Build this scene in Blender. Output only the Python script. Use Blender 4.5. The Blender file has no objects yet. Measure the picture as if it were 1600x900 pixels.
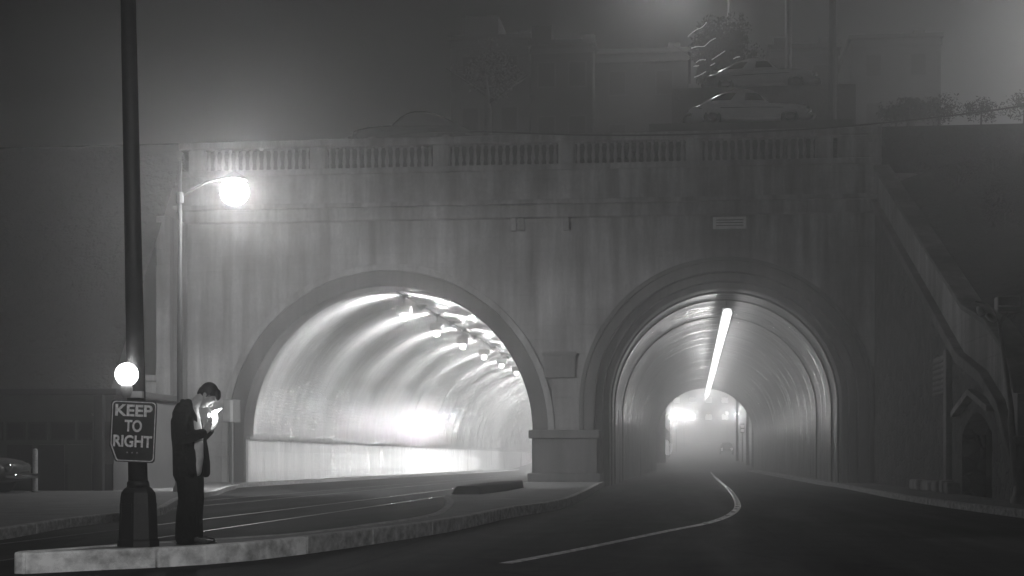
import bpy, bmesh, math, random
from mathutils import Vector, Matrix
random.seed(7)
S = bpy.context.scene
COL = S.collection
PI = math.pi

# ------------------------------------------------------------------ camera
FPX = 2450.0                       # focal length in pixels of the 1600 px frame
YAW = math.atan(279 / FPX)
CAMH = 1.07
cam_d = bpy.data.cameras.new('camera')
cam_d.sensor_width = 36
cam_d.lens = 36 * FPX / 1600
cam_d.shift_y = 269 / 1600
cam_d.clip_start = 0.1
cam_d.clip_end = 2000
cam = bpy.data.objects.new('camera', cam_d)
COL.objects.link(cam)
cam.location = (0, 0, CAMH)
cam.rotation_euler = (PI / 2, 0, YAW)
S.camera = cam

# ------------------------------------------------------------------ night sky
W = bpy.data.worlds.new('World')
S.world = W
W.use_nodes = True
wn = W.node_tree.nodes
wl = W.node_tree.links
bg = wn['Background']
sky = wn.new('ShaderNodeTexSky')
sky.sky_type = 'NISHITA'
sky.sun_disc = False
sky.sun_elevation = math.radians(-3)
sky.sun_rotation = math.radians(200)
bw = wn.new('ShaderNodeRGBToBW')
wl.new(sky.outputs[0], bw.inputs[0])
wl.new(bw.outputs[0], bg.inputs[0])
bg.inputs[1].default_value = 0.008

S.view_settings.view_transform = 'Standard'
S.view_settings.look = 'None'
S.view_settings.gamma = 1
S.view_settings.exposure = -2.05
S.view_settings.use_curve_mapping = False
S.render.engine = 'CYCLES'
cy = S.cycles
cy.max_bounces = 6
cy.diffuse_bounces = 3
cy.glossy_bounces = 3
cy.transmission_bounces = 3
cy.volume_bounces = 0
cy.sample_clamp_indirect = 3
cy.sample_clamp_direct = 0
cy.use_denoising = True
cy.caustics_reflective = False
cy.caustics_refractive = False

# lamp strengths (watts per square metre of glowing glass and so on)
HAZE = 0.0078

# ------------------------------------------------------------------ materials
def nt(name):
    m = bpy.data.materials.new(name)
    m.use_nodes = True
    return m, m.node_tree.nodes, m.node_tree.links, m.node_tree.nodes['Principled BSDF']

def coord(n, l, scale=(1, 1, 1), rot=(0, 0, 0)):
    tc = n.new('ShaderNodeTexCoord')
    mp = n.new('ShaderNodeMapping')
    mp.inputs['Scale'].default_value = scale
    mp.inputs['Rotation'].default_value = rot
    l.new(tc.outputs['Object'], mp.inputs[0])
    return mp.outputs[0]

def noise(n, l, vec, scale, detail=5, rough=0.6):
    t = n.new('ShaderNodeTexNoise')
    t.inputs['Scale'].default_value = scale
    t.inputs['Detail'].default_value = detail
    t.inputs['Roughness'].default_value = rough
    l.new(vec, t.inputs['Vector'])
    return t.outputs['Fac']

def ramp(n, l, fac, a, b, p0=0.3, p1=0.7):
    r = n.new('ShaderNodeMapRange')
    r.inputs['From Min'].default_value = p0
    r.inputs['From Max'].default_value = p1
    r.inputs['To Min'].default_value = a
    r.inputs['To Max'].default_value = b
    l.new(fac, r.inputs['Value'])
    return r.outputs[0]

def mul(n, l, a, b, op='MULTIPLY'):
    m = n.new('ShaderNodeMath')
    m.operation = op
    for i, v in enumerate((a, b)):
        if isinstance(v, (int, float)):
            m.inputs[i].default_value = v
        else:
            l.new(v, m.inputs[i])
    return m.outputs[0]

def bump(n, l, b, h, strength, dist=0.02):
    bp = n.new('ShaderNodeBump')
    bp.inputs['Strength'].default_value = strength
    bp.inputs['Distance'].default_value = dist
    l.new(h, bp.inputs['Height'])
    l.new(bp.outputs[0], b.inputs['Normal'])
    return bp

def M(name, col, rough=0.8, metal=0.0, var=0.25, vs=3.0, bs=30.0, bst=0.3, dist=0.01, stretch=(1, 1, 1), spec=0.5):
    m, n, l, b = nt(name)
    v = coord(n, l, stretch)
    f = noise(n, l, v, vs)
    c = ramp(n, l, f, col * (1 - var), col * (1 + var))
    l.new(c, b.inputs['Base Color'])
    b.inputs['Roughness'].default_value = rough
    b.inputs['Metallic'].default_value = metal
    b.inputs['Specular IOR Level'].default_value = spec
    if bst:
        v2 = coord(n, l)
        bump(n, l, b, noise(n, l, v2, bs), bst, dist)
    return m

def EM(name, strength):
    m = bpy.data.materials.new(name)
    m.use_nodes = True
    n = m.node_tree.nodes
    l = m.node_tree.links
    n.remove(n['Principled BSDF'])
    e = n.new('ShaderNodeEmission')
    e.inputs[0].default_value = (1, 1, 1, 1)
    e.inputs[1].default_value = strength
    l.new(e.outputs[0], n['Material Output'].inputs[0])
    return m

def concrete(name, col, rough=0.85, course=0.6, stain=0.5):
    m, n, l, b = nt(name)
    v1 = coord(n, l, (1.6, 1.6, 0.12))
    v2 = coord(n, l)
    a = ramp(n, l, noise(n, l, v1, 1.1, 8, 0.65), 1 - stain, 1 + stain, 0.28, 0.72)
    c = ramp(n, l, noise(n, l, v2, 9, 6, 0.7), 0.82, 1.18)
    d = mul(n, l, mul(n, l, a, c), ramp(n, l, noise(n, l, v2, 0.28, 6, 0.6), .6, 1.35, .35, .65))
    l.new(mul(n, l, d, col), b.inputs['Base Color'])
    b.inputs['Roughness'].default_value = rough
    sx = n.new('ShaderNodeSeparateXYZ')
    l.new(v2, sx.inputs[0])
    fr = mul(n, l, mul(n, l, sx.outputs[2], 1 / course), 0, 'ADD')
    fr = mul(n, l, fr, 1, 'MODULO')
    joint = ramp(n, l, fr, 0, 1, 0.0, 0.06)
    h = mul(n, l, joint, mul(n, l, noise(n, l, v2, 22, 6, 0.7), 0.5), 'ADD')
    bump(n, l, b, h, 0.5, 0.03)
    return m

MAT = {}
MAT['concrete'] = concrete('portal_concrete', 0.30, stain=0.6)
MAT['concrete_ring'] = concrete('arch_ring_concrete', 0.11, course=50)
MAT['concrete_dark'] = concrete('weathered_concrete', 0.16)
MAT['retaining'] = concrete('retaining_concrete', 0.30)
MAT['kerb'] = M('kerb_concrete', 0.4, 0.8, var=0.55, vs=5.5, bs=40, bst=0.5, stretch=(1, 1, 1.6))
MAT['kerb_pale'] = M('pale_kerb', 0.72, 0.8, var=0.6, vs=4.0, bs=40, bst=0.5, stretch=(1, 1, 1.4))  # paler mottled tone for the stones at the island nose
MAT['paving'] = M('pavement_concrete', 0.18, 0.75, var=0.3, vs=1.3, bs=60, bst=0.25)
MAT['ground'] = M('earth', 0.06, 0.95, var=0.4, vs=0.8, bs=6, bst=0.8, dist=0.06)
MAT['hill'] = M('hill_scrub', 0.02, 0.95, var=0.6, vs=0.6, bs=2.5, bst=1.0, dist=0.4)
MAT['pole'] = M('black_painted_iron', 0.008, 0.6, var=0.5, vs=12, bs=50, bst=0.2)
MAT['galv'] = M('pale_painted_steel', 0.25, 0.5, var=0.2, vs=6, bs=60, bst=0.1)
MAT['sign_grey'] = M('weathered_grey_board', 0.1, 0.7, var=0.3, vs=6, bs=50, bst=0.2)
MAT['lamp_pole'] = M('dull_lamp_pole_paint', 0.035, 0.7, var=0.3, vs=6, bs=50, bst=0.2)
MAT['black'] = M('black_enamel', 0.012, 0.4, var=0.3, vs=9, bs=40, bst=0.1)
MAT['sign_white'] = M('worn_white_paint', 0.62, 0.6, var=0.3, vs=30, bs=90, bst=0.2)
MAT['white'] = M('white_paint', 0.7, 0.55, var=0.25, vs=8, bs=60, bst=0.2)
MAT['steel'] = M('polished_rail_steel', 0.6, 0.22, 1.0, var=0.25, vs=14, bs=30, bst=0.15)
MAT['chrome'] = M('chrome', 0.75, 0.12, 1.0, var=0.05, bst=0)
MAT['rubber'] = M('tyre_rubber', 0.02, 0.8, var=0.2, bst=0.1)
MAT['glass_dark'] = M('dark_window_glass', 0.02, 0.06, var=0.1, bst=0)
MAT['suit'] = M('dark_wool_suit', 0.006, 0.95, var=0.3, vs=25, bs=14, bst=0.9, dist=0.05, spec=0.15)
MAT['trouser'] = M('dark_wool_trousers', 0.006, 0.95, var=0.3, vs=25, bs=10, bst=0.8, dist=0.05, spec=0.15)
MAT['shirt'] = M('white_cotton_shirt', 0.5, 0.85, var=0.08, vs=20, bs=60, bst=0.3)
MAT['skin'] = M('skin', 0.38, 0.5, var=0.12, vs=25, bs=160, bst=0.15, dist=0.003)
MAT['hair'] = M('dark_hair', 0.018, 0.5, var=0.4, vs=60, bs=120, bst=0.6, dist=0.006, stretch=(1, 1, 4))
MAT['leather'] = M('black_shoe_leather', 0.015, 0.25, var=0.2, bst=0.1)
MAT['wood'] = M('dark_timber', 0.09, 0.7, var=0.4, vs=3, stretch=(4, 4, 0.4), bs=40, bst=0.3)
MAT['match'] = M('matchwood', 0.5, 0.8, bst=0)
MAT['leaf'] = M('leaf_green_grey', 0.02, 0.6, var=0.4, vs=2, bst=0)
MAT['leaf_pale'] = M('pale_leaf', 0.3, 0.6, var=0.3, vs=2, bst=0)
MAT['bark'] = M('bark', 0.08, 0.9, var=0.4, vs=5, bs=20, bst=0.6, stretch=(2, 2, 0.4))
MAT['house'] = M('dark_stucco', 0.035, 0.9, var=0.25, vs=0.5, bs=12, bst=0.3)
MAT['house2'] = M('grey_stucco', 0.07, 0.9, var=0.25, vs=0.5, bs=12, bst=0.3)
MAT['garage'] = M('garage_plaster', 0.08, 0.85, var=0.25, vs=0.8, bs=18, bst=0.3)
MAT['garage_dark'] = M('garage_dark_plinth', 0.02, 0.8, var=0.25, vs=0.8, bs=18, bst=0.3)
MAT['paint_light'] = M('pale_car_paint', 0.9, 0.18, var=0.04, bst=0)
MAT['paint_mid'] = M('mid_grey_car_paint', 0.6, 0.25, var=0.04, bst=0)
MAT['paint_garage'] = M('dull_car_paint', 0.15, 0.35, var=0.05, bst=0)
MAT['paint_white'] = M('white_car_paint', 0.8, 0.25, var=0.04, bst=0)
MAT['paint_dark'] = M('dark_car_paint', 0.03, 0.22, var=0.05, bst=0)

def asphalt():
    m, n, l, b = nt('asphalt')
    v = coord(n, l)
    v2 = coord(n, l, (1.0, 0.09, 1))
    a = ramp(n, l, noise(n, l, v, 0.9, 8, 0.7), 0.55, 1.6)
    t = ramp(n, l, noise(n, l, v2, 1.6, 6, 0.65), 0.5, 1.5)
    vo = n.new('ShaderNodeTexVoronoi')
    vo.feature = 'DISTANCE_TO_EDGE'
    vo.inputs['Scale'].default_value = 0.35
    mx_ = n.new('ShaderNodeMixRGB')
    mx_.inputs[0].default_value = .12
    nz = n.new('ShaderNodeTexNoise')
    nz.inputs['Scale'].default_value = 1.5
    nz.inputs['Detail'].default_value = 6
    l.new(v, nz.inputs['Vector'])
    l.new(v, mx_.inputs[1])
    l.new(nz.outputs['Color'], mx_.inputs[2])
    l.new(mx_.outputs[0], vo.inputs['Vector'])
    crack = ramp(n, l, vo.outputs['Distance'], .3, 1, .0, .012)
    l.new(mul(n, l, mul(n, l, mul(n, l, a, t), crack), 0.026), b.inputs['Base Color'])
    r = ramp(n, l, noise(n, l, v2, 1.2, 5, 0.6), 0.5, 0.8)
    l.new(r, b.inputs['Roughness'])
    b.inputs['Specular IOR Level'].default_value = 0.02
    h = mul(n, l, noise(n, l, v, 38, 4, 0.8), mul(n, l, noise(n, l, v, 5, 4, 0.6), 0.6), 'ADD')
    bump(n, l, b, h, 0.8, 0.02)
    return m
MAT['asphalt'] = asphalt()
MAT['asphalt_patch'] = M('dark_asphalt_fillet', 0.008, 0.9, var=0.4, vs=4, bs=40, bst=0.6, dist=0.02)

def tile(name, col, rough, tw, th, aniso=0.0, bst=0.35, var=0.1, grime=0.2):
    """glazed tile: object X/Y/Z, bands run round the bore (axis Y)"""
    m, n, l, b = nt(name)
    v = coord(n, l)
    sx = n.new('ShaderNodeSeparateXYZ')
    l.new(v, sx.inputs[0])
    cx = n.new('ShaderNodeCombineXYZ')
    # unrolled coordinates: along the bore and around it
    ang = mul(n, l, sx.outputs[2], sx.outputs[0], 'ARCTAN2')
    l.new(sx.outputs[1], cx.inputs[0])
    l.new(mul(n, l, ang, 6.07), cx.inputs[1])
    br = n.new('ShaderNodeTexBrick')
    br.offset = 0.0
    br.inputs['Scale'].default_value = 1.0
    br.inputs['Brick Width'].default_value = tw
    br.inputs['Row Height'].default_value = th
    br.inputs['Mortar Size'].default_value = 0.006
    br.inputs['Color1'].default_value = (1, 1, 1, 1)
    br.inputs['Color2'].default_value = (0.0, 0.0, 0.0, 1)
    br.inputs['Mortar'].default_value = (0.5, 0.5, 0.5, 1)
    l.new(cx.outputs[0], br.inputs['Vector'])
    st = noise(n, l, cx.outputs[0], 0.5, 7, 0.65)
    dirt = ramp(n, l, st, 1 - grime * .6, 1 + grime * .4)
    cg_ = n.new('ShaderNodeCombineXYZ')
    l.new(mul(n, l, sx.outputs[1], 0.9), cg_.inputs[0])
    l.new(mul(n, l, ang, 0.7), cg_.inputs[1])
    arcs = noise(n, l, cg_.outputs[0], 1.3, 8, 0.7)
    dirt = mul(n, l, dirt, ramp(n, l, arcs, 1 - grime, 1 + grime, .3, .7))
    tone = ramp(n, l, br.outputs['Color'], 1 - var, 1 + var, 0, 1)
    l.new(mul(n, l, mul(n, l, dirt, tone), col), b.inputs['Base Color'])
    l.new(ramp(n, l, arcs, rough * 1.5, rough * .6, .35, .65) if grime > .5 else ramp(n, l, st, rough * .8, rough * 1.3), b.inputs['Roughness'])
    b.inputs['Specular IOR Level'].default_value = 0.5
    if aniso:
        b.inputs['Anisotropic'].default_value = aniso
        tg = n.new('ShaderNodeTangent')
        tg.direction_type = 'RADIAL'
        tg.axis = 'Y'
        l.new(tg.outputs[0], b.inputs['Tangent'])
    h = mul(n, l, mul(n, l, br.outputs['Fac'], -1.0), mul(n, l, noise(n, l, cx.outputs[0], 2.2, 6, 0.75), 2.5), 'ADD')
    bump(n, l, b, h, bst, 0.02)
    return m
MAT['tile'] = tile('white_glazed_tile', 0.55, 0.12, 0.15, 0.15, bst=0.7, grime=0.3)
MAT['dado'] = tile('glazed_dado_tile', 0.62, 0.3, 0.3, 0.3, bst=0.6, grime=0.35)
MAT['lining'] = tile('old_tunnel_lining', 0.055, 0.34, 0.6, 0.15, aniso=0.3, bst=0.6, var=0.2, grime=0.65)

def rubble():
    m, n, l, b = nt('rubble_stone')
    v = coord(n, l)
    vo = n.new('ShaderNodeTexVoronoi')
    vo.feature = 'DISTANCE_TO_EDGE'
    vo.inputs['Scale'].default_value = 2.6
    l.new(v, vo.inputs['Vector'])
    vc = n.new('ShaderNodeTexVoronoi')
    vc.inputs['Scale'].default_value = 2.6
    l.new(v, vc.inputs['Vector'])
    bwn = n.new('ShaderNodeRGBToBW')
    l.new(vc.outputs['Color'], bwn.inputs[0])
    a = ramp(n, l, bwn.outputs[0], 0.75, 1.3, 0.2, 0.8)
    c = ramp(n, l, noise(n, l, v, 1.2, 8, 0.7), 0.65, 1.35)
    l.new(mul(n, l, mul(n, l, a, c), 0.1), b.inputs['Base Color'])
    b.inputs['Roughness'].default_value = 0.9
    h = mul(n, l, ramp(n, l, vo.outputs['Distance'], 0, 1, 0, 0.12), noise(n, l, v, 9, 6, 0.7), 'ADD')
    bump(n, l, b, h, 0.8, 0.08)
    return m
MAT['rubble'] = rubble()

for nm_, k_, e_ in (('em_tunnel_l', 'tunnel_lamp_glass', 30), ('em_tunnel_p', 'tunnel_pendant_glass', 30),
                    ('em_tunnel_r', 'tunnel_tube_glass', 16), ('em_shop', 'lit_shop_window', 4),
                    ('em_far', 'far_street_lamp_glass', 30), ('em_upper', 'hill_street_lamp_glass', 20), ('em_glint', 'glint_strand_glow', 3.5),  # the thin strands on the hill glow to imitate glints
                    ('em_head', 'headlamp_glass', 10), ('em_beam', 'bright_headlamp_glass', 30)):
    MAT[nm_] = EM(k_, e_)
    MAT[nm_].cycles.emission_sampling = 'NONE'
MAT['em_street'] = EM('street_lamp_ball', 780)
MAT['em_globe'] = EM('opal_globe_glass', 70)
MAT['em_flame'] = EM('match_flame', 120)
# power in watts of each kind of lamp
POWER = dict(street_beam=42000, hill=24000, slope=230000, front=28000, tunnel=46000, pendant=8500, tube=340, far=80000, head=12000)

# ------------------------------------------------------------------ mesh helpers
class MB:
    def __init__(s):
        s.v, s.f = [], []
    def add(s, vs, fs):
        o = len(s.v)
        s.v += [tuple(p) for p in vs]
        s.f += [tuple(i + o for i in f) for f in fs]
        return s
    def box(s, x0, x1, y0, y1, z0, z1):
        vs = [(x, y, z) for z in (z0, z1) for y in (y0, y1) for x in (x0, x1)]
        return s.add(vs, [(0, 2, 3, 1), (4, 5, 7, 6), (0, 1, 5, 4), (2, 6, 7, 3), (0, 4, 6, 2), (1, 3, 7, 5)])
    def rings(s, rings, cap=True, closed=False):
        n = len(rings[0])
        vs = [p for r in rings for p in r]
        fs = []
        m = len(rings)
        for i in range(m if closed else m - 1):
            a, b = i * n, ((i + 1) % m) * n
            for k in range(n):
                k2 = (k + 1) % n
                fs.append((a + k, a + k2, b + k2, b + k))
        if cap and not closed:
            fs.append(tuple(reversed(range(n))))
            fs.append(tuple((m - 1) * n + k for k in range(n)))
        return s.add(vs, fs)
    def tube(s, pts, r, n=8, cap=True):
        pts = [Vector(p) for p in pts]
        rs = r if isinstance(r, (list, tuple)) else [r] * len(pts)
        out = []
        ref = None
        for i, p in enumerate(pts):
            t = (pts[min(i + 1, len(pts) - 1)] - pts[max(i - 1, 0)]).normalized()
            if ref is None:
                ref = Vector((0, 1, 0)) if abs(t.y) < 0.9 else Vector((1, 0, 0))
            u = (ref - t * ref.dot(t)).normalized()
            w = t.cross(u)
            ref = u
            rr = rs[i] if isinstance(rs[i], (tuple, list)) else (rs[i], rs[i])
            out.append([p + u * rr[0] * math.cos(2 * PI * k / n) + w * rr[1] * math.sin(2 * PI * k / n) for k in range(n)])
        return s.rings(out, cap)
    def lathe(s, prof, n=16, c=(0, 0, 0), axis='z'):
        out = []
        for r, h in prof:
            ring = []
            for k in range(n):
                a = 2 * PI * k / n
                p = (r * math.cos(a), r * math.sin(a), h)
                if axis == 'y':
                    p = (p[0], p[2], p[1])
                if axis == 'x':
                    p = (p[2], p[0], p[1])
                ring.append((p[0] + c[0], p[1] + c[1], p[2] + c[2]))
            out.append(ring)
        return s.rings(out)
    def ball(s, c, r, n=12, m=8):
        rr = r if isinstance(r, (tuple, list)) else (r, r, r)
        out = []
        for i in range(m + 1):
            t = PI * i / m
            q = max(math.sin(t), 0.02)
            out.append([(c[0] + rr[0] * q * math.cos(2 * PI * k / n), c[1] + rr[1] * q * math.sin(2 * PI * k / n), c[2] - rr[2] * math.cos(t)) for k in range(n)])
        return s.rings(out)
    def prism(s, poly, z0, z1):
        n = len(poly)
        vs = [(x, y, z0) for x, y in poly] + [(x, y, z1) for x, y in poly]
        fs = [tuple(reversed(range(n))), tuple(range(n, 2 * n))]
        for k in range(n):
            fs.append((k, (k + 1) % n, n + (k + 1) % n, n + k))
        return s.add(vs, fs)
    def mesh(s, name, mat, smooth=False, bevel=0):
        me = bpy.data.meshes.new(name)
        me.from_pydata(s.v, [], s.f)
        bm = bmesh.new()
        bm.from_mesh(me)
        bmesh.ops.recalc_face_normals(bm, faces=bm.faces)
        bm.to_mesh(me)
        bm.free()
        if smooth:
            for p in me.polygons:
                p.use_smooth = True
        if mat:
            me.materials.append(MAT[mat])
        return me
    def build(s, name, mat, parent=None, smooth=False, bevel=0, loc=None, sharp=None):
        o = bpy.data.objects.new(name, s.mesh(name, mat, smooth))
        COL.objects.link(o)
        if parent:
            o.parent = parent
        if loc:
            o.location = loc
        if bevel:
            b = o.modifiers.new('bevel', 'BEVEL')
            b.width = bevel
            b.segments = 2
            b.limit_method = 'ANGLE'
            b.angle_limit = math.radians(50)
        if smooth and sharp:
            o.data.set_sharp_from_angle(angle=math.radians(sharp))
        return o

def tag(o, label=None, cat=None, group=None, kind=None):
    if label: o['label'] = label
    if cat: o['category'] = cat
    if group: o['group'] = group
    if kind: o['kind'] = kind
    return o

def empty(name, loc, label, cat, group=None, rz=0):
    o = bpy.data.objects.new(name, None)
    o.empty_display_size = 0.2
    COL.objects.link(o)
    o.location = loc
    o.rotation_euler = (0, 0, rz)
    return tag(o, label, cat, group)

def glow(kind, parent, loc, r, beam=None, rot=None):
    d = bpy.data.lights.new(kind + '_light', 'SPOT' if beam else 'POINT')
    d.energy = POWER[kind]
    d.shadow_soft_size = r
    if beam:
        d.spot_size = math.radians(beam)
        d.spot_blend = 1.0
    o = bpy.data.objects.new('lamp_light', d)
    COL.objects.link(o)
    o.parent = parent
    o.location = loc
    if rot:
        o.rotation_euler = [math.radians(q) for q in rot]
    return o

def struct(mb, name, mat, **k):
    return tag(mb.build(name, mat, **k), kind='structure')

def copy_tree(o, parent=None):
    c = o.copy()
    COL.objects.link(c)
    c.parent = parent
    for ch in list(o.children):
        copy_tree(ch, c)
    return c

def gx(px, Y):
    """world X of photo column px on the plane at depth Y"""
    return Y * math.tan(math.atan((px - 800) / FPX) - YAW)

def gz(py, X, Y):
    d = -X * math.sin(YAW) + Y * math.cos(YAW)
    return CAMH + (719 - py) * d / FPX

def smooth_line(pts, step=0.8):
    out = []
    n = len(pts)
    for i in range(n - 1):
        p0, p1, p2, p3 = (Vector(pts[max(i - 1, 0)]), Vector(pts[i]), Vector(pts[i + 1]), Vector(pts[min(i + 2, n - 1)]))
        k = max(2, int((p2 - p1).length / step))
        for j in range(k):
            t = j / k
            out.append(0.5 * ((2 * p1) + (p2 - p0) * t + (2 * p0 - 5 * p1 + 4 * p2 - p3) * t * t + (3 * p1 - p0 - 3 * p2 + p3) * t ** 3))
    out.append(Vector(pts[-1]))
    return out

# ================================================================== the setting
PY = 64.0                                   # front plane of the portal
LX, LZ, LR = -12.5, 2.2, 6.07               # left bore: centre, springing, radius
RX, RZ, RR = 1.39, 3.4, 4.75                # right bore
TEND = 155.0
LEND = 205.0                                # the left bore is longer

struct(MB().box(-86, 86, -26, 326, -0.6, -0.06), 'ground', 'ground')
def road_sheet():
    mb = MB()
    ys = [-25, 0, 20, 40, 60, 80, 100, 130, 158, 175, 200, 225, 260, 320]
    rows = [[(x, y, 0.0 if y <= 158 else (y - 158) * 0.031) for x in (-60, -30, -12, 0, 12, 30, 60)] for y in ys]
    vs = [p for r in rows for p in r]
    fs = []
    for i in range(len(ys) - 1):
        for k in range(6):
            fs.append((i * 7 + k, i * 7 + k + 1, (i + 1) * 7 + k + 1, (i + 1) * 7 + k))
    return mb.add(vs, fs)
struct(road_sheet(), 'road', 'asphalt')

# painted line: a ribbon 4 mm above the road, with reflective studs on the bend
line = [(2.5, 150), (1.95, 110), (gx(1125, 79), 79), (gx(1140, 57), 57), (gx(1152, 40), 40), (gx(1146, 32.4), 32.4), (gx(1112, 27.3), 27.3), (gx(1040, 23.6), 23.6), (gx(900, 18.6), 18.6), (gx(790, 16.1), 16.1)]
line[0] = (gx(1110, 146), 146)
line[1] = (gx(1115, 110), 110)
lp = smooth_line([(x, y, 0) for x, y in line], 0.6)
def ribbon(pts, w, z, h=0.0):
    mb = MB()
    L, R_ = [], []
    for i, p in enumerate(pts):
        t = (pts[min(i + 1, len(pts) - 1)] - pts[max(i - 1, 0)]).normalized()
        nn = Vector((-t.y, t.x, 0)) * w / 2
        L.append((p + nn).to_tuple()[:2] + (z,))
        R_.append((p - nn).to_tuple()[:2] + (z,))
    vs = L + R_
    k = len(L)
    fs = [(i, i + 1, k + i + 1, k + i) for i in range(k - 1)]
    return mb.add(vs, fs)
def worn_white():
    m, n, l, b = nt('worn_road_paint')
    v = coord(n, l)
    f = ramp(n, l, noise(n, l, v, 7, 6, 0.75), 0.05, 0.75, 0.38, 0.58)
    l.new(f, b.inputs['Base Color'])
    b.inputs['Roughness'].default_value = 0.45
    bump(n, l, b, noise(n, l, v, 60), 0.4, 0.01)
    return m
MAT['line'] = worn_white()
tag(ribbon(lp, 0.15, 0.005).build('lane_line', 'line'), kind='structure')
acc = 0
si = 0
stud_mesh = MB().lathe([(0.06, 0), (0.055, 0.012), (0.03, 0.022), (0.004, 0.024)], 10).mesh('road_stud', 'white', True)
for i in range(1, len(lp)):
    acc += (lp[i] - lp[i - 1]).length
    if acc > 1.5 and 26 < lp[i].y < 62:
        acc = 0
        o = bpy.data.objects.new('road_stud', stud_mesh)
        COL.objects.link(o)
        o.location = (lp[i].x, lp[i].y, 0.006)
        tag(o, 'small white domed road stud on the curving painted lane line', 'road stud', 'road studs along the lane line')

# --- traffic island with its kerb stones
isl_r = [(-6.22, 14.12), (-5.62, 14.78), (-4.93, 15.6), (-4.34, 17.5), (-3.58, 23), (-3.3, 29), (-2.85, 34), (-2.9, 42), (-3.3, 56), (-3.5, 64.0)]
isl_l = [(-6.45, 63.7), (-6.45, 52), (-6.2, 40), (-5.0, 32), (-4.2, 25), (-4.45, 20.6), (-4.85, 18), (-5.5, 16.6), (-5.98, 15.5), (-6.34, 14.5)]
rl = [p.to_tuple() for p in smooth_line([(x, y, 0) for x, y in isl_r], 0.7)]
ll = [p.to_tuple() for p in smooth_line([(x, y, 0) for x, y in isl_l], 0.7)]
KW = 0.16
def offset(pts, d):
    out = []
    for i, p in enumerate(pts):
        a, b = Vector(pts[max(i - 1, 0)]), Vector(pts[min(i + 1, len(pts) - 1)])
        t = (b - a).normalized()
        out.append((p[0] - t.y * d, p[1] + t.x * d))
    return out
def strip_solid(outer, inner, z0, z1, ztaper=0.0, xt=0.02):
    """closed solid between two matching polylines"""
    mb = MB()
    n = len(outer)
    vs = [(x, y, z0) for x, y in outer] + [(x, y, z0) for x, y in inner] + [(x, y, z1) for x, y in inner] + [(x, y, z1) for x, y in outer]
    fs = []
    for i in range(n - 1):
        for a, b in ((0, 1), (1, 2), (2, 3), (3, 0)):
            fs.append((a * n + i, a * n + i + 1, b * n + i + 1, b * n + i))
    fs.append((0, n, 2 * n, 3 * n))
    fs.append((n - 1, 4 * n - 1, 3 * n - 1, 2 * n - 1))
    return mb.add(vs, fs)
def kerb_run(pts, d, z1, parent, every=3, gap=0.012, mat='kerb', cut=None):
    outer = [(p[0], p[1]) for p in pts]
    inner = offset(pts, d)
    i = 0
    while i < len(outer) - 1:
        j = min(i + every, len(outer) - 1)
        a, b = outer[i:j + 1], inner[i:j + 1]
        def trim(q):
            q = [Vector(x) for x in q]
            q[0] = q[0] + (q[1] - q[0]).normalized() * gap
            q[-1] = q[-1] + (q[-2] - q[-1]).normalized() * gap
            return [(x[0], x[1]) for x in q]
        strip_solid(trim(a), trim(b), -0.02, z1 + random.uniform(-.004, .004)).build('kerb_stone', 'kerb_pale' if a[0][1] < 16.5 and z1 > .17 else mat, parent, bevel=0.02)
        i = j
isl_in_r = offset(rl, KW)
isl_in_l = offset(ll, KW)
poly = isl_in_r + isl_in_l
island = struct(MB().prism([(x, y) for x, y in poly], -0.02, 0.192), 'traffic_island', 'paving')
kerb_run(rl, KW, 0.2, island)
kerb_run(ll, KW, 0.2, island)
nose = [(-6.34, 14.5), (-6.38, 14.32), (-6.34, 14.16), (-6.22, 14.12)]
kerb_run([(x, y, 0) for x, y in nose], KW * 0.8, 0.2, island, every=3)

# --- left pavement and its kerb, right pavement
kl = smooth_line([(-8.2, -10, 0), (-8.8, 8, 0), (-9.1, 19, 0), (-9.8, 24, 0), (-10.05, 28.7, 0), (-11.2, 33, 0), (-12.6, 38, 0), (-14.5, 47, 0), (-16.6, 56, 0), (-17.55, 64, 0), (-17.6, 110, 0), (-17.6, 204, 0)], 1.2)
kl = [p.to_tuple() for p in kl]
inn = offset(kl, 0.16)
pl = struct(MB().prism(inn + [(-18.56, 204), (-18.56, 64), (-60, 64), (-60, -10)], -0.02, 0.142), 'pavement_left', 'paving')
kerb_run(kl[:kl.index(min(kl, key=lambda p: abs(p[1] - 66)))], 0.16, 0.15, pl, every=2)
tag(strip_solid([(p[0], p[1]) for p in kl if p[1] > 65], [(p[0] - .16, p[1]) for p in kl if p[1] > 65], -0.02, 0.15).build('kerb_edge', 'kerb', pl), None)
kr = smooth_line([(7.2, -10, 0), (6.5, 15, 0), (6.15, 28, 0), (5.75, 36, 0), (5.6, 44, 0), (5.7, 54, 0), (5.75, 64, 0), (5.55, 70, 0), (5.5, 110, 0), (5.5, 154, 0)], 1.2)
kr = [p.to_tuple() for p in kr]
inr = offset(kr, -0.16)
pr = struct(MB().prism(list(reversed(inr)) + [(40, -10), (40, 36), (7.32, 36), (7.32, 64), (6.1, 64.1), (6.1, 154)], -0.02, 0.142), 'pavement_right', 'paving')
krn = [p for p in kr if p[1] < 66]
kerb_run(list(reversed(krn)), 0.16, 0.15, pr, every=2)
krf = [p for p in kr if p[1] > 65]
strip_solid([(p[0], p[1]) for p in krf], [(p[0] + .16, p[1]) for p in krf], -0.02, 0.15).build('kerb_edge', 'kerb', pr)

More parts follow.
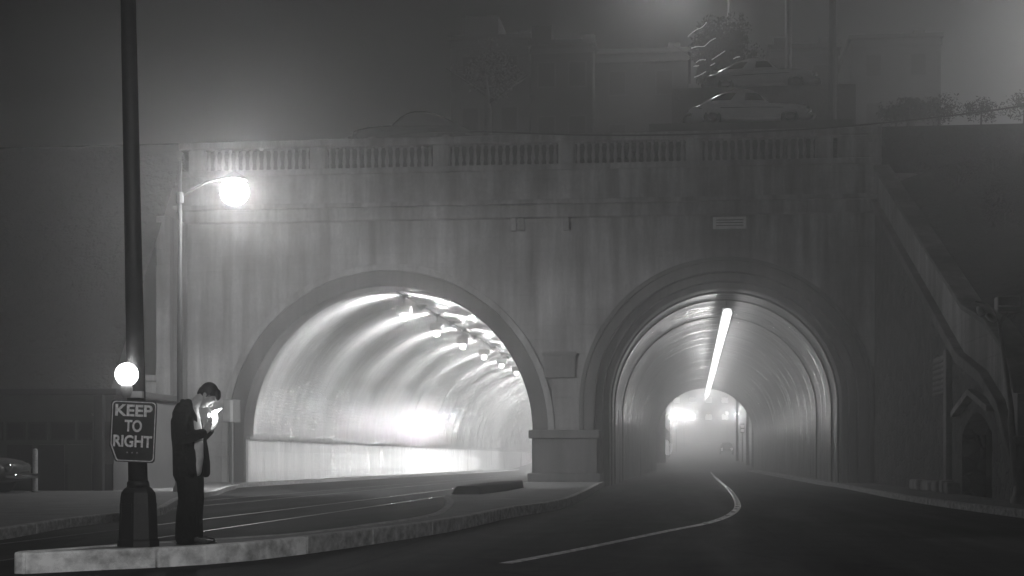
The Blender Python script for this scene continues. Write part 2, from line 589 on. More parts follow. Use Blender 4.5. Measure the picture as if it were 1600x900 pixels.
# --- hill: top behind the portal, flanks left and right
def hz(x, y):
    z = 14.7 + 0.16 * min(y - 65.4, 16) + 0.12 * max(0, min(y - 81.4, 40))
    if y > 125:
        z -= (y - 125) * 0.3
    z += 0.25 * math.sin(x * 0.31 + y * 0.2) * min(1, (y - 65.4) / 10) + 0.02 * max(0, x - 10) * min(1, (y - 65.4) / 8)
    return z
def grid(fx, xs, ys):
    vs = [(x, y, fx(x, y)) for y in ys for x in xs]
    n = len(xs)
    fs = [(j * n + i, j * n + i + 1, (j + 1) * n + i + 1, (j + 1) * n + i) for j in range(len(ys) - 1) for i in range(n - 1)]
    return MB().add(vs, fs)
def frange(a, b, k):
    return [a + (b - a) * i / k for i in range(k + 1)]
g = grid(hz, frange(-84, 84, 84), frange(65.42, 156, 45))
xs = frange(-84, 84, 84)
n0 = len(xs)
g.add([(x, 65.42, hz(x, 65.42)) for x in xs] + [(x, 65.42, 12.8) for x in xs], [(i, i + 1, n0 + i + 1, n0 + i) for i in range(n0 - 1)])
g.add([(x, 156, hz(x, 156)) for x in xs] + [(x, 156, 9.0) for x in xs], [(i, n0 + i, n0 + i + 1, i + 1) for i in range(n0 - 1)])
struct(g, 'hillside', 'hill')
struct(MB().box(-60, -6.02, 156.1, 206, 9.2, 10.4).box(-6.3, -6.0, 156.1, 206, -0.05, 9.2).box(-60, -18.9, 205, 206, -0.05, 9.2), 'hillside_back', 'hill')
def hl(x, y):
    return max(-0.3, min(14.65, (y - 53.5) * 1.25 + 0.5 * math.sin(x * .5) + 0.02 * abs(x + 21)))
struct(grid(hl, frange(-84, -21.35, 40), frange(52, 65.44, 14)), 'hillside_left', 'hill')
def wing_z(y):
    """height of the ledge on the right wing wall"""
    pts = [(35.4, 0.2), (38.0, 2.2), (40.2, 3.0), (43.6, 3.7), (64.0, 11.3)]
    for (a, za), (b, zb) in zip(pts, pts[1:]):
        if y <= b:
            return za + (zb - za) * max(0, (y - a)) / (b - a)
    return pts[-1][1]
def hr(x, y):
    return wing_z(y) + 0.8 + 0.22 * (x - 7.6) + 0.25 * math.sin(x * .7 + y * .3) - (2.0 if y < 36.5 else 0)
struct(grid(hr, frange(7.95, 84, 40), frange(34.5, 65.44, 26)), 'hillside_right', 'hill')

# ================================================================== portal
portal = empty('tunnel_portal', (-6.8, PY, 0), 'grey concrete portal wall with two round arches, cornice and balustrade', 'tunnel portal')
def P(mb, name, mat, **k):
    o = mb.build(name, mat, portal, **k)
    o.matrix_parent_inverse = portal.matrix_world.inverted() if False else Matrix.Translation((6.8, -PY, 0))
    return o
X0, X1 = -21.3, 7.6
LO, RO = 7.0, 5.9            # outer ring radii = holes in the wall
def low(x):
    z = 0.0
    for cx, cz, r in ((LX, LZ, LO), (RX, RZ, RO)):
        if abs(x - cx) < r - 1e-6:
            z = cz + math.sqrt(max(0, r * r - (x - cx) ** 2))
    return z
def wall_mesh():
    mb = MB()
    spans = [(X0, LX - LO, None), (LX - LO, LX + LO, (LX, LZ, LO)), (LX + LO, RX - RO, None), (RX - RO, RX + RO, (RX, RZ, RO)), (RX + RO, X1, None)]
    top = 10.97
    for a, b, h in spans:
        if h is None:
            mb.box(a, b, PY, PY + 1.4, -0.05, top)
        else:
            cx, cz, r = h
            k = 56
            up = [(cx - r * math.cos(PI * i / k), cz + r * math.sin(PI * i / k)) for i in range(k + 1)]
            for (xa, za), (xb, zb) in zip(up, up[1:]):
                vs = [(xa, PY, za), (xb, PY, zb), (xb, PY, top), (xa, PY, top), (xa, PY + 1.4, za), (xb, PY + 1.4, zb), (xb, PY + 1.4, top), (xa, PY + 1.4, top)]
                mb.add(vs, [(0, 1, 2, 3), (4, 7, 6, 5), (0, 4, 5, 1), (3, 2, 6, 7)])
    return mb
P(wall_mesh(), 'wall', 'concrete')
def arch_ring(cx, cz, ri, ro, y0, y1, zb=0.0, k=64, zleft=None, zright=None):
    """horseshoe ring with straight legs"""
    mb = MB()
    pts = [(-1, 0, zb if zleft is None else zleft)] + [(-math.cos(PI * i / k), math.sin(PI * i / k), None) for i in range(k + 1)] + [(1, 0, zb if zright is None else zright)]
    def pt(q, r):
        if q[2] is not None:
            return (cx + q[0] * r, q[2])
        return (cx + q[0] * r, cz + q[1] * r)
    rings = []
    for q in pts:
        a, b = pt(q, ri), pt(q, ro)
        rings.append([(a[0], y0, a[1]), (b[0], y0, b[1]), (b[0], y1, b[1]), (a[0], y1, a[1])])
    return mb.rings(rings)
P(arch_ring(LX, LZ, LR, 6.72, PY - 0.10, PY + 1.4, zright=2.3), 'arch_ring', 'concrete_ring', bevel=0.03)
P(arch_ring(LX, LZ, 6.72, LO, PY - 0.2, PY + 1.39, zright=2.3), 'arch_moulding', 'concrete', bevel=0.04)
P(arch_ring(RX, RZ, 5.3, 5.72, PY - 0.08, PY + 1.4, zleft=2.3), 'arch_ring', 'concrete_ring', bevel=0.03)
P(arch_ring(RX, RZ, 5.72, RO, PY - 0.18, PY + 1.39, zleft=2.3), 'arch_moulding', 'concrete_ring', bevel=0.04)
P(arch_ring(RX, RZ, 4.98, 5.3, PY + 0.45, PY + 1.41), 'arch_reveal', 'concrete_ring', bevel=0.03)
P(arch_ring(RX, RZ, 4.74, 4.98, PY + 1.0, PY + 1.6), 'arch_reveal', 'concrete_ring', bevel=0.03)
# pier pedestal between the arches
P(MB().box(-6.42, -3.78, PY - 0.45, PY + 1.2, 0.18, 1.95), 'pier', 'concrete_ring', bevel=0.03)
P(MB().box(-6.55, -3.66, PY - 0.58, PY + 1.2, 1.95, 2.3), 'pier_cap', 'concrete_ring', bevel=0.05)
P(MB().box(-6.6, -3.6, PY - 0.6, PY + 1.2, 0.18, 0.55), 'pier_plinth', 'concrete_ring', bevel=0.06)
P(MB().box(-5.62, -4.36, PY - 0.14, PY + 0.1, 2.3, 4.4), 'pilaster', 'concrete', bevel=0.03)
# cornice, parapet, balustrade
P(MB().box(X0 - .1, X1, PY - 0.38, PY + 1.3, 10.97, 11.5), 'cornice', 'concrete', bevel=0.05)
P(MB().box(X0 - .2, X1, PY - 0.55, PY + 1.3, 11.5, 11.68), 'cornice_ledge', 'concrete', bevel=0.03)
P(MB().box(X0, X1, PY + 0.05, PY + 1.3, 11.68, 12.95), 'parapet', 'concrete')
P(MB().box(X0 - .1, X1, PY - 0.08, PY + 0.7, 12.95, 13.2), 'balustrade_base', 'concrete', bevel=0.03)
P(MB().box(X0 - .1, X1, PY - 0.1, PY + 0.55, 14.1, 14.42), 'coping', 'concrete', bevel=0.05)
prof = [(0.075, 0), (0.085, 0.06), (0.055, 0.1), (0.095, 0.3), (0.075, 0.45), (0.045, 0.7), (0.07, 0.78), (0.085, 0.9)]
bal_mesh = MB().lathe(prof, 8).mesh('baluster', 'concrete', True)
start = -20.3
for k in range(6):
    a = start + 5.2 * k
    P(MB().box(a - 0.68, min(a - 0.02, X1), PY - 0.02, PY + 0.5, 13.2, 14.1), 'balustrade_post', 'concrete', bevel=0.03)
    if k < 5:
        for j in range(15):
            o = bpy.data.objects.new('baluster', bal_mesh)
            COL.objects.link(o)
            o.parent = portal
            o.location = (a + 0.14 + j * 0.302 + 6.8, 0.22, 13.2)
P(MB().box(5.9, 7.59, PY - 0.02, PY + 0.5, 13.2, 14.1), 'balustrade_post', 'concrete', bevel=0.03)
for x in (gx(803, PY), gx(815, PY), gx(885, PY)):
    P(MB().box(x - .12, x + .12, PY - 0.3, PY + 0.05, 10.45, 10.965), 'corbel', 'concrete', bevel=0.03)
tb = P(MB().box(gx(851, PY), gx(899, PY), PY - 0.24, PY - 0.141, 4.45, 5.35), 'tablet', 'concrete_dark', bevel=0.02)
P(MB().box(gx(849, PY), gx(901, PY), PY - 0.3, PY - 0.141, 5.35, 5.5), 'tablet_cap', 'concrete_dark', bevel=0.02)
P(MB().box(gx(851, PY), gx(899, PY), PY - 0.141, PY + 0.05, 4.4, 5.45), 'tablet_backing', 'concrete_dark')
P(MB().box(gx(1114, PY), gx(1166, PY), PY - 0.12, PY + 0.05, 10.42, 10.9), 'name_tablet', 'white', bevel=0.02)
for zz in (10.53, 10.64, 10.75):
    P(MB().box(gx(1119, PY), gx(1161, PY), PY - 0.135, PY - 0.118, zz, zz + 0.035), 'tablet_line', 'concrete_dark')

# ================================================================== bores
def bore(name, cx, cz, r, y0, y1, label, mat, dadoz=None):
    e = empty(name, (cx, y0, 0), label, 'tunnel')
    k = 64
    def shell(rr, a, b, seg=1):
        mb = MB()
        prof = [(-rr, -0.02 - cz if dadoz is None else dadoz - cz)] + [(-rr * math.cos(PI * i / k), rr * math.sin(PI * i / k)) for i in range(k + 1)] + [(rr, -0.02 - cz if dadoz is None else dadoz - cz)]
        n = len(prof)
        ys = frange(a, b, seg)
        vs = [(x, y, z) for y in ys for x, z in prof]
        fs = [(j * n + i, j * n + i + 1, (j + 1) * n + i + 1, (j + 1) * n + i) for j in range(seg) for i in range(n - 1)]
        # outer skin gives the lining thickness
        vs += [(x * 1.06, y, z * 1.06 + 0.0) for y in ys for x, z in prof]
        o = (seg + 1) * n
        fs += [(o + j * n + i, o + (j + 1) * n + i, o + (j + 1) * n + i + 1, o + j * n + i + 1) for j in range(seg) for i in range(n - 1)]
        for j in (0, seg):
            fs += [(j * n + i, o + j * n + i, o + j * n + i + 1, j * n + i + 1) for i in range(n - 1)]
        return mb.add(vs, fs)
    v = shell(r, 0, y1 - y0).build('vault', mat, e, smooth=True, sharp=40)
    v.location = (0, 0, cz)
    return e
lb = bore('tunnel_bore', LX, LZ, LR, PY + 1.38, LEND, 'wide round tunnel bore lined in brightly lit white tile', 'tile', dadoz=2.0)
for s in (-1, 1):
    d = MB()
    d.box(LX + s * (LR - 0.12) if s < 0 else LX + LR - 0.12, LX + s * (LR - 0.12) + s * 0.5 if s > 0 else LX - LR + 0.12, PY + 1.45, LEND, -0.02, 2.0) if s > 0 else d.box(LX - LR - 0.38, LX - LR + 0.10, PY + 0.2, LEND, -0.02, 1.94)
    o = d.build('dado', 'dado', lb)
    o.matrix_parent_inverse = Matrix.Translation((-LX, -(PY + 1.38), 0))
    xx = LX + s * (LR - 0.08)
    c = MB().box(min(xx - 0.1, xx + 0.1), max(xx - 0.1, xx + 0.1), PY + (0.18 if s < 0 else 1.47), LEND, 1.94 if s < 0 else 2.0, 2.04).build('dado_ledge', 'concrete', lb)
    c.matrix_parent_inverse = Matrix.Translation((-LX, -(PY + 1.38), 0))
rb = bore('tunnel_bore', RX, RZ, RR, PY + 1.5, TEND, 'narrower round tunnel bore with dim grimy lining and one row of lights', 'lining')
def RB(mb, name, mat, **k):
    o = mb.build(name, mat, rb, **k)
    o.matrix_parent_inverse = Matrix.Translation((-RX, -(PY + 1.5), 0))
    return o
for y, w_, d_ in ((66.4, .6, .08), (69.6, .5, .06), (78, .6, .04)):
    RB(arch_ring(RX, RZ, RR - d_, RR + 0.05, y, y + w_, k=48), 'lining_ring', 'lining', bevel=.03)
pts = [(RX - (RR - .03) * math.cos(t), PY + 2.6, RZ + (RR - .03) * math.sin(t)) for t in frange(-0.0, PI * 0.5, 30)]
RB(MB().tube([(RX - RR + .03, PY + 2.6, 0.2)] + pts, 0.03, 6), 'conduit', 'black')
# far end wall of the hill round both bores
fe = empty('tunnel_portal', (-6, TEND, 0), 'far end wall of the dim bore, facing the foggy street', 'tunnel portal')
def far_wall():
    mb = MB()
    for a, b, h in ((-5.9, RX - RR, None), (RX - RR, RX + RR, (RX, RZ, RR)), (RX + RR, 40, None)):
        if h is None:
            mb.box(a, b, TEND, TEND + 1, -0.05, 12)
        else:
            cx, cz, r = h
            k = 40
            up = [(cx - r * math.cos(PI * i / k), cz + r * math.sin(PI * i / k)) for i in range(k + 1)]
            for (xa, za), (xb, zb) in zip(up, up[1:]):
                vs = [(xa, TEND, za), (xb, TEND, zb), (xb, TEND, 12), (xa, TEND, 12), (xa, TEND + 1, za), (xb, TEND + 1, zb), (xb, TEND + 1, 12), (xa, TEND + 1, 12)]
                mb.add(vs, [(0, 1, 2, 3), (4, 7, 6, 5), (0, 4, 5, 1), (3, 2, 6, 7)])
    return mb
o = far_wall().build('wall', 'concrete_dark', fe)
o.matrix_parent_inverse = Matrix.Translation((6, -TEND, 0))
for cx, cz, r in ((RX, RZ, RR),):
    o = arch_ring(cx, cz, r + 0.02, r + 0.7, TEND + 1, TEND + 1.2).build('arch_ring', 'concrete', fe)
    o.matrix_parent_inverse = Matrix.Translation((6, -TEND, 0))

# --- lamps in the left bore
def tunnel_lamp():
    e = empty('tunnel_lamp', (0, 0, 0), 'lit bowl lamp hanging under the crown of the white tiled bore', 'lamp', 'lit lamps along the white tiled bore')
    MB().lathe([(0.2, 0.76), (0.15, 0.68), (0.05, 0.6), (0.03, 0.56)], 12).build('mount', 'black', e, smooth=True)
    MB().tube([(0, 0, 0.6), (0, 0, 0.28)], 0.02, 6).build('stem', 'black', e)
    MB().box(-0.17, 0.17, -0.165, 0.165, 0.24, 0.27).build('yoke', 'black', e)  # widened to shade the mount and the crown above
    for s_ in (-1, 1):
        MB().box(-0.32, 0.32, s_ * 0.17 - 0.008, s_ * 0.17 + 0.008, -0.06, 0.28).build('added_baffle', 'black', e)  # added plates that fan the lamp light into arcs round the vault
    MB().ball((0, 0, 0.08), (0.1, 0.1, 0.1), 10, 6).build('bulb', 'em_tunnel_l', e, smooth=True)  # extra bulb between the plates, added to light the vault in arcs
    MB().ball((0, 0, -0.2), 0.17, 10, 6).build('lower_bulb', 'em_tunnel_p', e, smooth=True)
    MB().tube([(0, 0, -0.02), (0, 0, -0.1)], 0.02, 6).build('lower_socket', 'black', e)
    glow('tunnel', e, (0, 0, .08), .112)
    glow('pendant', e, (0, 0, -.2), .18)
    return e
tl = tunnel_lamp()
LAMPZ = 7.5
ly = [67.3 + 8.9 * k for k in range(15)]
ORD = 'first second third fourth fifth sixth seventh eighth ninth tenth eleventh twelfth thirteenth fourteenth fifteenth sixteenth seventeenth eighteenth nineteenth twentieth'.split()
for i, y in enumerate(ly):
    o = tl if i == 0 else copy_tree(tl)
    o['label'] = 'lit bowl lamp under the white tiled crown, %s in from the portal' % ORD[i]
    o.location = (LX + 0.1, y, LAMPZ)
o = MB().tube([(LX + .1, PY + 1.6, LZ + LR - .06), (LX + .1, LEND - 1, LZ + LR - .06)], .035, 6).build('conduit', 'black', lb)
o.matrix_parent_inverse = Matrix.Translation((-LX, -(PY + 1.38), 0))
def spare():
    e = empty('ceiling_rose', (0, 0, 0), 'unlit diamond shaped ceiling fitting between two lit lamps in the tiled bore', 'lamp fitting', 'unlit fittings between the lit lamps')
    MB().lathe([(0.22, 0.0), (0.16, -0.1), (0.03, -0.2)], 8).build('cone', 'black', e)
    MB().lathe([(0.26, 0.05), (0.26, 0.0)], 8).build('plate', 'black', e)
    return e
sp = spare()
for i, y in enumerate(ly[:12]):
    o = sp if i == 0 else copy_tree(sp)
    o['label'] = 'unlit diamond shaped fitting between the %s and %s lit lamps of the tiled bore' % (ORD[i], ORD[i + 1])
    o.location = (LX + 0.1, y + 4.45, LZ + LR - 0.06)

# --- long tube fittings along the right bore's crown
def tube_lamp():
    e = empty('tunnel_tube_lamp', (0, 0, 0), 'long glowing tube lamp in the single row under the dim bore crown', 'lamp', 'tube lamps in the row along the right bore')
    MB().box(-0.2, 0.2, 0, 4.1, 0.2, 0.26).build('tray', 'galv', e)
    MB().tube([(0, 0.05, 0.0), (0, 4.05, 0.0)], 0.19, 12).build('tube', 'em_tunnel_r', e)
    for y in (0.06, 3.96):
        MB().box(-0.05, 0.05, y, y + 0.08, 0.1, 0.21).build('holder', 'black', e)
    MB().tube([(0, 2.05, 0.19), (0, 2.05, 0.72)], 0.02, 6).build('hanger', 'black', e)
    glow('tube', e, (0, 2.0, -.34), .1)
    return e
tu = tube_lamp()
y = 67.0
i = 0
while y < 150:
    o = tu if i == 0 else copy_tree(tu)
    o['label'] = 'long glowing tube lamp under the dim bore crown, %s in from the portal' % ORD[i]
    o.location = (1.55, y, 7.3)
    y += 4.25
    i += 1

# --- tram rails
rails = empty('tram_track', (-8, 40, 0), 'worn steel tram rails laid in the asphalt towards the tiled bore', 'tram track')
for x in (-7.25, -8.7, -11.3, -12.75):
    o = MB().box(x - 0.035, x + 0.035, 12, 204, -0.02, 0.008).build('rail', 'steel', rails)
    o.matrix_parent_inverse = Matrix.Translation((8, -40, 0))

# low dark fillet beside the island
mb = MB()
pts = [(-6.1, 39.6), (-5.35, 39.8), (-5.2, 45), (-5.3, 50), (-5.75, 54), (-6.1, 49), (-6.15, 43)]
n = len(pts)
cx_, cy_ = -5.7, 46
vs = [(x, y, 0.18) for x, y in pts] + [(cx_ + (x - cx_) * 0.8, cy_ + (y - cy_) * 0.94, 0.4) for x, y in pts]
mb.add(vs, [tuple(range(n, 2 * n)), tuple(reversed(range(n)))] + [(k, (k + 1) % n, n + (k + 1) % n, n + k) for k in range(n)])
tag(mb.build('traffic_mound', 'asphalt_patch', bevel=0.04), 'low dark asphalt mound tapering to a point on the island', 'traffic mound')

# ================================================================== right wing wall
wing = empty('wing_wall', (7.6, 50, 0), 'rubble stone wing wall with raking parapet falling from the portal', 'wall')
def WG(mb, name, mat, **k):
    o = mb.build(name, mat, wing, **k)
    o.matrix_parent_inverse = Matrix.Translation((-7.6, -50, 0))
    return o
def rake(x0, x1, zoff0, zoff1, ys):
    mb = MB()
    rings = []
    for y in ys:
        z = wing_z(y)
        a = -0.05 if zoff0 is None else max(0.1, z + zoff0)
        b = max(0.2, z + zoff1)
        rings.append([(x0, y, a), (x1, y, a), (x1, y, b), (x0, y, b)])
    return mb.rings(rings)
ysw = [35.4, 36.5, 38.0, 39.1, 40.2, 42, 43.6, 48, 53, 58, 63.98]
DO0, DO1 = 39.4, 43.6        # door recess
WG(rake(7.32, 7.95, None, 0, [y for y in ysw if y <= 39.1] + [DO0]), 'wall', 'rubble')
WG(rake(7.32, 7.95, None, 0, [DO1 + .05, 48, 53, 58, 63.98]), 'wall', 'rubble')
def lintel():
    mb = MB()
    k = 12
    ys = frange(DO0, DO1 + .05, k)
    rings = []
    for y in ys:
        t = (y - DO0) / (DO1 + .05 - DO0)
        rings.append([(7.32, y, 1.75 + 0.55 * math.sin(PI * t)), (7.95, y, 1.75 + 0.55 * math.sin(PI * t)), (7.95, y, wing_z(y)), (7.32, y, wing_z(y))])
    return mb.rings(rings)
WG(lintel(), 'lintel', 'rubble')
WG(MB().box(8.6, 8.75, DO0 - .2, DO1 + .2, 0, 2.6), 'door_leaf', 'wood')
WG(rake(7.12, 7.95, 0.0, 0.3, ysw), 'string_course', 'concrete_dark', bevel=0.03)
WG(rake(7.36, 7.8, 0.3, 1.45, [36.6] + [y for y in ysw if y > 37]), 'parapet', 'retaining')
WG(rake(7.26, 7.9, 1.45, 1.6, [36.6] + [y for y in ysw if y > 37]), 'coping', 'concrete_dark', bevel=0.03)
# gabled hood over the recess
h = MB()
for ya, za, yb, zb in ((DO1 + .6, 2.25, 41.6, 2.75), (41.6, 2.75, DO0 - .4, 2.25)):
    h.add([(7.1, ya, za), (7.33, ya, za), (7.33, yb, zb), (7.1, yb, zb), (7.1, ya, za + .16), (7.33, ya, za + .16), (7.33, yb, zb + .16), (7.1, yb, zb + .16)], [(0, 1, 2, 3), (4, 7, 6, 5), (0, 4, 5, 1), (1, 5, 6, 2), (2, 6, 7, 3), (3, 7, 4, 0)])
WG(h, 'door_hood', 'retaining')
WG(MB().box(7.14, 7.34, 45.3, 45.75, 0.14, 4.2), 'pilaster', 'retaining', bevel=0.03)
WG(MB().box(7.22, 7.33, 45.9, 48.2, 3.0, 4.1), 'vent_panel', 'retaining', bevel=0.02)
for k in range(6):
    WG(MB().box(7.17, 7.225, 46.0, 48.1, 3.08 + k * 0.165, 3.14 + k * 0.165), 'vent_slat', 'concrete_dark')
for yy, w_ in ((44.3, .55), (45.1, .5), (46.4, .9), (48.2, 1.3), (50.6, 1.5)):
    WG(MB().box(6.95, 7.35, yy - w_ / 2, yy + w_ / 2, 0.14, 0.14 + random.uniform(.25, .38)), 'footing_stone', 'retaining', bevel=0.08)

# left retaining wall beside the portal
rw = empty('retaining_wall', (-24, 62, 0), 'plain concrete retaining wall joining the left end of the portal', 'wall')
for a, b, nm, mt in (((-40, -21.32, 61.9, 62.5, 0.1, 4.3), 0, 'wall', 'retaining'), ((-40, -21.25, 61.75, 62.6, 4.3, 4.55), 0, 'coping', 'concrete'), ((-40, -21.3, 61.8, 61.9, 0.1, 1.1), 0, 'plinth', 'concrete_dark')):
    o = MB().box(*a).build(nm, mt, rw, bevel=0.03)
    o.matrix_parent_inverse = Matrix.Translation((24, -62, 0))
o = MB().box(-21.6, -21.0, 61.7, 63.95, 0.1, 11.0).build('end_pier', 'concrete', rw, bevel=0.04)
o.matrix_parent_inverse = Matrix.Translation((24, -62, 0))

# ================================================================== garage building at the left
gar = empty('garage', (-22, 46, 0), 'low dark garage building with a strip of small windows', 'building')
def GR(mb, name, mat, parent=None, **k):
    o = mb.build(name, mat, parent or gar, **k)
    if parent is None:
        o.matrix_parent_inverse = Matrix.Translation((22, -46, 0))
    return o
ga, gb = -36.0, gx(178, 46)
GR(MB().box(ga, gb, 46, 52, 0.1, 3.05), 'wall', 'garage')
GR(MB().box(ga, gb + .1, 45.9, 52.1, 3.05, 3.25), 'roof', 'garage_dark', bevel=0.03)
GR(MB().box(ga, gb, 45.93, 46.0, 0.1, 0.95), 'plinth', 'garage_dark')
GR(MB().box(gx(147, 45.8), gx(161, 45.8), 45.75, 46.0, 0.1, 3.05), 'pilaster', 'garage_dark', bevel=0.02)
px = 8
for a, b in ((-36, 4), (10, 40), (44, 74), (79, 118), (122, 145), (164, 177)):
    f = GR(MB().box(gx(a, 45.95), gx(b, 45.95), 45.94, 46.0, 1.68, 2.24), 'window', 'garage_dark')
    f2 = MB().box(gx(a, 45.95) + .06, gx(b, 45.95) - .06, 45.925, 45.938, 1.74, 2.18).build('pane', 'glass_dark', f)
GR(MB().box(gx(-5, 45.95), gx(146, 45.95), 45.8, 46.0, 2.42, 2.5), 'canopy', 'garage')
for a, b in ((12, 52), (60, 102), (106, 144)):
    GR(MB().box(gx(a, 45.95), gx(b, 45.95), 45.9, 45.93, 0.14, 1.55), 'door_panel', 'garage_dark' if a < 100 else 'garage', bevel=0.02)

# bollard
bo = empty('bollard', (gx(55, 43.5), 43.5, 0.14), 'slim white bollard standing before the dark garage', 'bollard')
MB().lathe([(0.075, 0), (0.075, 1.2), (0.06, 1.25), (0.01, 1.27)], 12).build('post', 'white', bo, smooth=True, sharp=40)
MB().lathe([(0.12, 0), (0.12, 0.04), (0.08, 0.06)], 12).build('base', 'galv', bo)

# small pale sign on thin post by the left arch
sx_, sy_ = gx(363, 56), 56.0
ss = empty('post_sign', (sx_, sy_, 0.14), 'small pale blank signboard on a thin post beside the wide arch', 'sign')
MB().tube([(0, 0, 0), (0, 0, 3.05)], 0.05, 8).build('post', 'sign_grey', ss)
MB().box(-0.33, 0.33, -0.09, -0.06, 2.32, 3.15).build('board', 'sign_grey', ss, bevel=0.02)
MB().box(-0.05, 0.05, -0.1, -0.085, 2.34, 3.13).build('batten', 'galv', ss)

# ================================================================== left street lamp
lx_, ly_ = gx(281, 44.6), 44.6
st = empty('street_lamp', (lx_, ly_, 0.14), 'tall pale street lamp glowing in the fog beside the left arch', 'street lamp', rz=YAW)
topz = gz(252, lx_, ly_) - 0.14
MB().tube([(0, 0, 0), (0, 0, 0.9), (0, 0, topz)], [0.11, 0.09, 0.06], 10).build('pole', 'lamp_pole', st, smooth=True)
MB().lathe([(0.2, 0), (0.2, 0.12), (0.14, 0.2), (0.12, 0.6), (0.1, 0.65)], 12).build('base', 'galv', st, smooth=True, sharp=40)
lampx = 1.6
lz = gz(296, lx_, ly_) - 0.14
MB().tube([(0, 0, lz - 0.25), (0.35, 0, lz - 0.02), (0.8, 0, lz + 0.22), (1.3, 0, lz + 0.33), (lampx, 0, lz + 0.32)], 0.035, 8).build('arm', 'lamp_pole', st, smooth=True)
MB().tube([(0, 0, topz - 0.15), (0.6, 0, lz + 0.2)], 0.012, 5).build('stay', 'galv', st)
MB().lathe([(0.12, -0.3), (0.12, 0.0)], 10, (0, 0, lz - 0.1)).build('bracket', 'lamp_pole', st)
MB().lathe([(0.04, 0.56), (0.07, 0.52), (0.2, 0.45), (0.32, 0.36), (0.4, 0.26), (0.385, 0.26), (0.31, 0.34), (0.15, 0.4)], 20, (lampx, 0, lz)).build('cap', 'pole', st, smooth=True)
MB().ball((lampx, 0, lz - .06), (0.42, 0.42, 0.4), 20, 14).build('bulb', 'em_street', st, smooth=True)
glow('street_beam', st, (lampx, .55, lz - .1), .1, beam=120, rot=(48, -8, 0))

# ================================================================== hill street lamps
def hill_lamp(x, y, zg, h, label, arm=1.4, kind='hill'):
    e = empty('street_lamp', (x, y, zg), label, 'street lamp')
    MB().tube([(0, 0, -0.5), (0, 0, h)], [0.12, 0.07], 8).build('pole', 'galv', e)
    MB().tube([(0, 0, h - .5), (-arm * .5, 0, h - 0.05), (-arm, 0, h)], 0.04, 6).build('arm', 'galv', e)
    MB().lathe([(0.06, 0.36), (0.3, 0.14), (0.38, -0.04), (0.36, -0.04), (0.28, 0.13), (0.1, 0.24)], 12, (-arm, 0, h - .3)).build('hood', 'black', e, smooth=True)
    MB().ball((-arm, 0, h - .32), (0.2, 0.2, 0.18), 10, 6).build('bulb', 'em_upper', e, smooth=True)
    if kind == 'front':
        d_ = Vector((-6.0, 14.5, 0)) - Vector((x - arm, y, zg + h - .6))
        glow(kind, e, (-arm, 0, h - .56), .05, beam=62, rot=[math.degrees(q) for q in d_.to_track_quat('-Z', 'Y').to_euler()])
    else:
        glow(kind, e, (-arm, 0, h - .33), .215)
    return e
ux, uy = gx(1045, 84.5) + 3.2, 84.5
hill_lamp(ux, uy, hz(ux, uy), gz(-45, ux, uy) - hz(ux, uy), 'hilltop street lamp glowing above the dark roofs', arm=3.2)
rx2, ry2 = 30.0, 104.0
hill_lamp(rx2, ry2, hz(rx2, ry2), 9.5, 'street lamp up on the slope beyond the stone wing wall', arm=1.2, kind='slope')

hill_lamp(8.0, -6.0, 0.142, 8.2, 'street lamp on the right hand pavement short of the island', arm=5.0, kind='front')

# ================================================================== far street beyond the right bore
def rz_(y):
    return max(0, (y - 158) * 0.031)
for i, (pxx, Y, h_) in enumerate(((1046, 205, 5.0), (1057, 232, 5.2), (1069, 258, 5.2), (1083, 290, 5.0), (1152, 238, 5.4), (1136, 280, 5.4))):
    x = gx(pxx, Y)
    e = empty('street_lamp', (x, Y, rz_(Y)), 'small far street lamp in the foggy street past the bore', 'street lamp', 'far street lamps past the bore')
    MB().tube([(0, 0, 0), (0, 0, h_)], 0.08, 6).build('pole', 'pole', e)
    MB().ball((0, 0, h_ + .2), 0.25, 8, 6).build('bulb', 'em_far', e)
    glow('far', e, (0, 0, h_ + .2), .28)
# two signal lights on post on the right
tx, ty = gx(1160, 185), 185
ts = empty('traffic_signal', (tx, ty, rz_(ty)), 'lit traffic signal on a post past the right bore', 'traffic signal')
MB().tube([(0, 0, 0), (0, 0, 3.6)], 0.08, 6).build('post', 'pole', ts)
MB().box(-.2, .2, -.15, .15, 3.4, 4.5).build('housing', 'pole', ts)
for zz in (3.7, 4.2):
    MB().ball((0, -0.16, zz), (0.17, .08, .17), 8, 6).build('lens', 'em_shop', ts)
for pxx, Y, hh in ((1152, 190, 12), (1168, 175, 11), (1177, 168, 9)):
    e = empty('utility_pole', (gx(pxx, Y), Y, rz_(Y)), 'dark utility pole at the roadside past the bore', 'utility pole', 'utility poles past the bore')
    MB().tube([(0, 0, -.1), (0, 0, hh)], [0.2, 0.13], 8).build('pole', 'wood', e)
    MB().box(-1, 1, -.06, .06, hh - .8, hh - .65).build('crossarm', 'wood', e)
